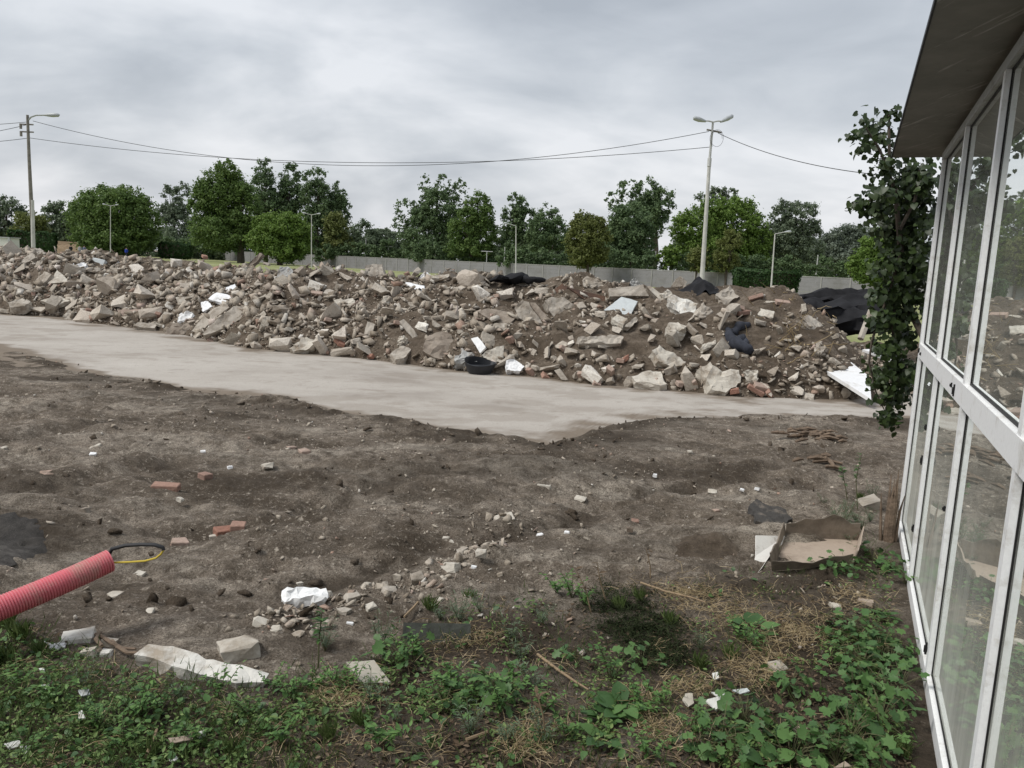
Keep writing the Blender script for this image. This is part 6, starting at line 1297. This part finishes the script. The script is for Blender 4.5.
LOOK = {'bushy': 'bright green bushy weed', 'lobed': 'dark green lobed leaf weed', 'broad': 'weed with big flat leaves', 'grey': 'grey green feathery weed', 'tuft': 'green grass tuft'}
PL = {'lobed': [(845, 572), (872, 560), (890, 568), (906, 584), (828, 575), (836, 640), (850, 632), (866, 640), (880, 655), (848, 655), (862, 668), (890, 660), (898, 645), (855, 690), (872, 690), (888, 700), (902, 690), (845, 712), (865, 715), (828, 745), (850, 742), (806, 752), (836, 762), (868, 760), (790, 764), (880, 725), (745, 722), (720, 745), (735, 752), (790, 690), (640, 668), (575, 660), (470, 690), (500, 698), (445, 712), (400, 660)],
      'bushy': [(572, 598), (556, 592), (585, 605), (272, 690), (290, 700), (312, 690), (335, 686), (350, 690), (400, 668), (412, 660), (425, 700), (452, 690), (478, 702), (500, 712), (515, 690), (545, 712), (565, 735), (640, 715), (655, 700), (610, 680), (695, 735), (740, 640), (760, 655), (140, 720), (160, 712), (60, 700), (95, 730), (20, 690), (195, 745), (380, 745), (650, 760), (220, 700), (250, 720), (120, 750), (30, 760), (280, 745)],
      'broad': [(606, 722), (622, 715), (745, 622), (752, 635), (768, 735), (885, 620), (600, 745), (768, 770)],
      'grey': [(520, 660), (535, 690), (512, 640), (460, 622), (480, 612), (440, 620), (380, 650), (395, 722), (470, 735), (505, 742), (545, 745), (370, 700), (700, 650), (85, 690), (180, 700), (540, 625), (845, 520), (862, 530), (838, 530), (846, 512), (856, 522), (870, 522), (834, 518), (872, 500), (850, 536), (824, 505), (325, 650), (850, 545)],
      'tuft': [(8, 628), (20, 640), (40, 655), (5, 660), (430, 610), (470, 600), (640, 600), (670, 625), (730, 660), (905, 756), (890, 752), (330, 740), (360, 725), (230, 755), (700, 668), (150, 760), (620, 610), (860, 500)]}
for kind, spots in PL.items():
    pro = [plant_proto(kind, 500 + k * 7 + len(kind)) for k in range(3)]
    for i, (px, py) in enumerate(spots):
        p = on_ground(px, min(py, 790)); o = pro[i] if i < 3 else copy_tree(pro[i % 3]); o.location = p; o.rotation_euler = (rnd.gauss(0, .1), rnd.gauss(0, .1), rnd.uniform(0, 6.28)); s = rnd.uniform(.7, 1.15) * {'lobed': .6, 'bushy': .62, 'broad': .5, 'grey': .55, 'tuft': .5}[kind]; o.scale = (s, s, s * rnd.uniform(.8, 1.15))
        want(o, LOOK[kind], 'weed' if kind != 'tuft' else 'grass tuft', (px, py), 'weeds growing on the verge')
# tall thin weed stalks
for pts, lab in [([(318, 668), (319, 640), (322, 610)], 'tall thin green weed stalk standing above the beige tile'), ([(592, 612), (586, 590), (575, 568)], 'dry reddish stalk leaning left before the bare soil, left of two'), ([(608, 604), (600, 580), (597, 562)], 'dry reddish stalk leaning left before the bare soil, right of two'), ([(651, 585), (650, 565), (646, 548)], 'short dry stalk by the straw clump'), ([(548, 745), (543, 715), (536, 690)], 'dark thin stalk left of the big flat leaves'), ([(858, 510), (856, 480), (862, 452)], 'spindly seedling beside the broken stump'), ([(848, 500), (845, 485), (842, 468)], 'dry bare stalk left of the spindly seedling')]:
    g = Vector(on_ground(*pts[0])); o = empty('weed_stalk', g, lab, 'weed', 'tall stalks'); b = MB(); P = [Vector(at_y(x, y, g.y)) - g for x, y in pts]; b.tube([Vector((0, 0, -.02))] + P[1:], [.004, .003, .0015], 5); green = 'green' in lab or 'seedling' in lab
    b.build('stem', M['stem' if green else 'drystem'], o); r = np.random.default_rng(len(lab)); n = 26 if green else 9; t = r.random(n)[:, None]; Q = np.array(P[1]) * (1 - t) + np.array(P[2]) * t; a = r.uniform(0, 6.28, n)
    link('foliage', leaves_dir('foliage', Q, np.stack([np.cos(a), np.sin(a), r.uniform(-.2, .6, n)], 1), np.tile([0, 0, 1.], (n, 1)) + r.normal(size=(n, 3)) * .2, r.uniform(.02, .045, n), OVAL, r.uniform(0, .5, n), M['weed' if green else 'litter']), o)
# uncountable cover: sampled over the verge
def vgroundpts(px, py):
    d = cF[None] + cR[None] * ((px - 512) / FPX)[:, None] + cU[None] * ((384 - py) / FPX)[:, None]; t = -CAMH / d[:, 2]; P = CAM[None] + d * t[:, None]
    z = ground_h(P[:, 0], P[:, 1]); t = (z - CAMH) / d[:, 2]; P = CAM[None] + d * t[:, None]; P[:, 2] = ground_h(P[:, 0], P[:, 1]); return P
_vx = _VX
_vxo = [-300, 0, 40, 130, 265, 330, 400, 470, 540, 600, 690, 760, 830, 890, 1000]; _vy = _VY
_vyo = [560, 618, 634, 672, 696, 672, 645, 612, 596, 588, 578, 574, 566, 540, 500]
def blob(px, py, L):
    q = np.zeros_like(px)
    for (x, y, rx, ry) in L: q = np.maximum(q, np.exp(-(((px - x) / rx) ** 2 + ((py - y) / ry) ** 2)))
    return q
MOSS = [(620, 605, 38, 16), (640, 630, 48, 20), (660, 655, 38, 18), (605, 595, 20, 10)]
STRAW = [(688, 588, 32, 16), (705, 605, 30, 14), (790, 635, 34, 20), (770, 655, 26, 12), (740, 618, 30, 14), (522, 745, 22, 14), (640, 700, 20, 10), (660, 728, 22, 10), (755, 675, 24, 14), (690, 690, 24, 10), (850, 600, 24, 10), (470, 640, 26, 10), (340, 700, 30, 12)]
GREEN = [(100, 720, 190, 60), (0, 690, 120, 70), (250, 710, 90, 35), (870, 660, 42, 45), (850, 745, 60, 28), (470, 700, 60, 22), (560, 735, 60, 24), (890, 575, 34, 22), (740, 740, 50, 22)]
DARK = [(800, 715, 70, 40), (330, 735, 60, 25), (700, 760, 80, 22), (560, 760, 60, 16), (820, 610, 40, 18)]
def cover(name, N_, wfun, size, prof, mt, label, up=.8, hmax=.04, flat=1.0, seed=1, xr=(-150, 990), yr=(540, 900)):
    r = np.random.default_rng(seed); px = r.uniform(*xr, N_); py = r.uniform(*yr, N_); vy = np.interp(px, _vx, _vy) + 14 * vn(px * .05, px * .0 + 3, seed)
    w = wfun(px, py) * sstep(-14, 16, py - vy); P = vgroundpts(px, py); out = ((P - bO) @ bN) < -.07; k = (r.random(N_) < w) & out & (P[:, 1] > .35); P = P[k]; n = len(P)
    P[:, 2] += r.random(n) ** 1.5 * hmax; a = r.uniform(0, 2 * PI, n); u = np.stack([np.cos(a), np.sin(a), r.normal(up * .3, .35, n)], 1) if flat else np.stack([np.cos(a) * .55, np.sin(a) * .55, r.uniform(.5, 1.2, n)], 1)
    nr = np.tile([0, 0, 1.0], (n, 1)) + r.normal(size=(n, 3)) * .35 if flat else np.stack([np.cos(a + 1.3), np.sin(a + 1.3), .4 + 0 * a], 1)
    me = leaves_dir(name, P, u, nr, r.uniform(size[0], size[1], n), prof, r.uniform(0, .55, n), M[mt]); tag(link(name, me), label, kind='stuff')
nz = lambda px, py, s, sc=.02: fbm(px * sc, py * sc * 1.7, s, 3)
cover('undergrowth', 80000, lambda x, y: np.clip(blob(x, y, GREEN) * .95 + .0 + 1.3 * nz(x, y, 3, .03) - blob(x, y, MOSS) * .9 - blob(x, y, STRAW) * .4 - .5 * blob(x, y, DARK), 0, 1), (.011, .026), OVAL, 'under', 'low green ground cover leaves on the verge', hmax=.04, seed=2)
cover('undergrowth', 12000, lambda x, y: np.clip(blob(x, y, GREEN) * .7 + .04 + .5 * nz(x, y, 33, .03) - blob(x, y, MOSS), 0, 1), (.018, .036), BROAD, 'weed', 'scattered broader ground cover leaves on the verge', hmax=.045, seed=12)
cover('grass', 30000, lambda x, y: np.clip(.14 + .8 * nz(x, y, 7, .03) + .5 * (x < 330) - blob(x, y, MOSS) * .6, 0, 1), (.04, .10), HAIR, 'grass', 'thin grass blades among the weeds', flat=0, hmax=.01, seed=4)
cover('dry_grass', 130000, lambda x, y: np.clip(blob(x, y, STRAW) * 1.3 + .02 + .35 * nz(x, y, 13, .03), 0, 1), (.025, .09), HAIR, 'straw', 'dry straw lying in matted clumps', up=.3, hmax=.035, seed=5)
cover('leaf_litter', 45000, lambda x, y: np.clip(.42 + .6 * nz(x, y, 17, .02) + .5 * blob(x, y, DARK) - .3 * blob(x, y, GREEN), 0, 1), (.010, .028), OVAL, 'litter', 'brown dead leaf litter on the verge', up=.1, hmax=.012, seed=6)
cover('moss', 34000, lambda x, y: np.clip(blob(x, y, MOSS) * 1.3 - .25, 0, 1), (.015, .035), LANCE, 'moss', 'dark mat of dying fine weeds', up=1.0, hmax=.03, seed=8, xr=(540, 730), yr=(570, 700))
finish_part(LM2)
_L = {}
for _o in S.objects:
    if _o.get('label'): _L.setdefault(_o['label'], []).append(_o.name)
print('DUP', [(k, v) for k, v in _L.items() if len(v) > 1]); print('LONG', [k for k in _L if len(k.split()) > 16])
for _o in list(S.objects):
    if _o.parent is None and _o.get('category') and not _o.get('kind'): _o['kind'] = 'thing'
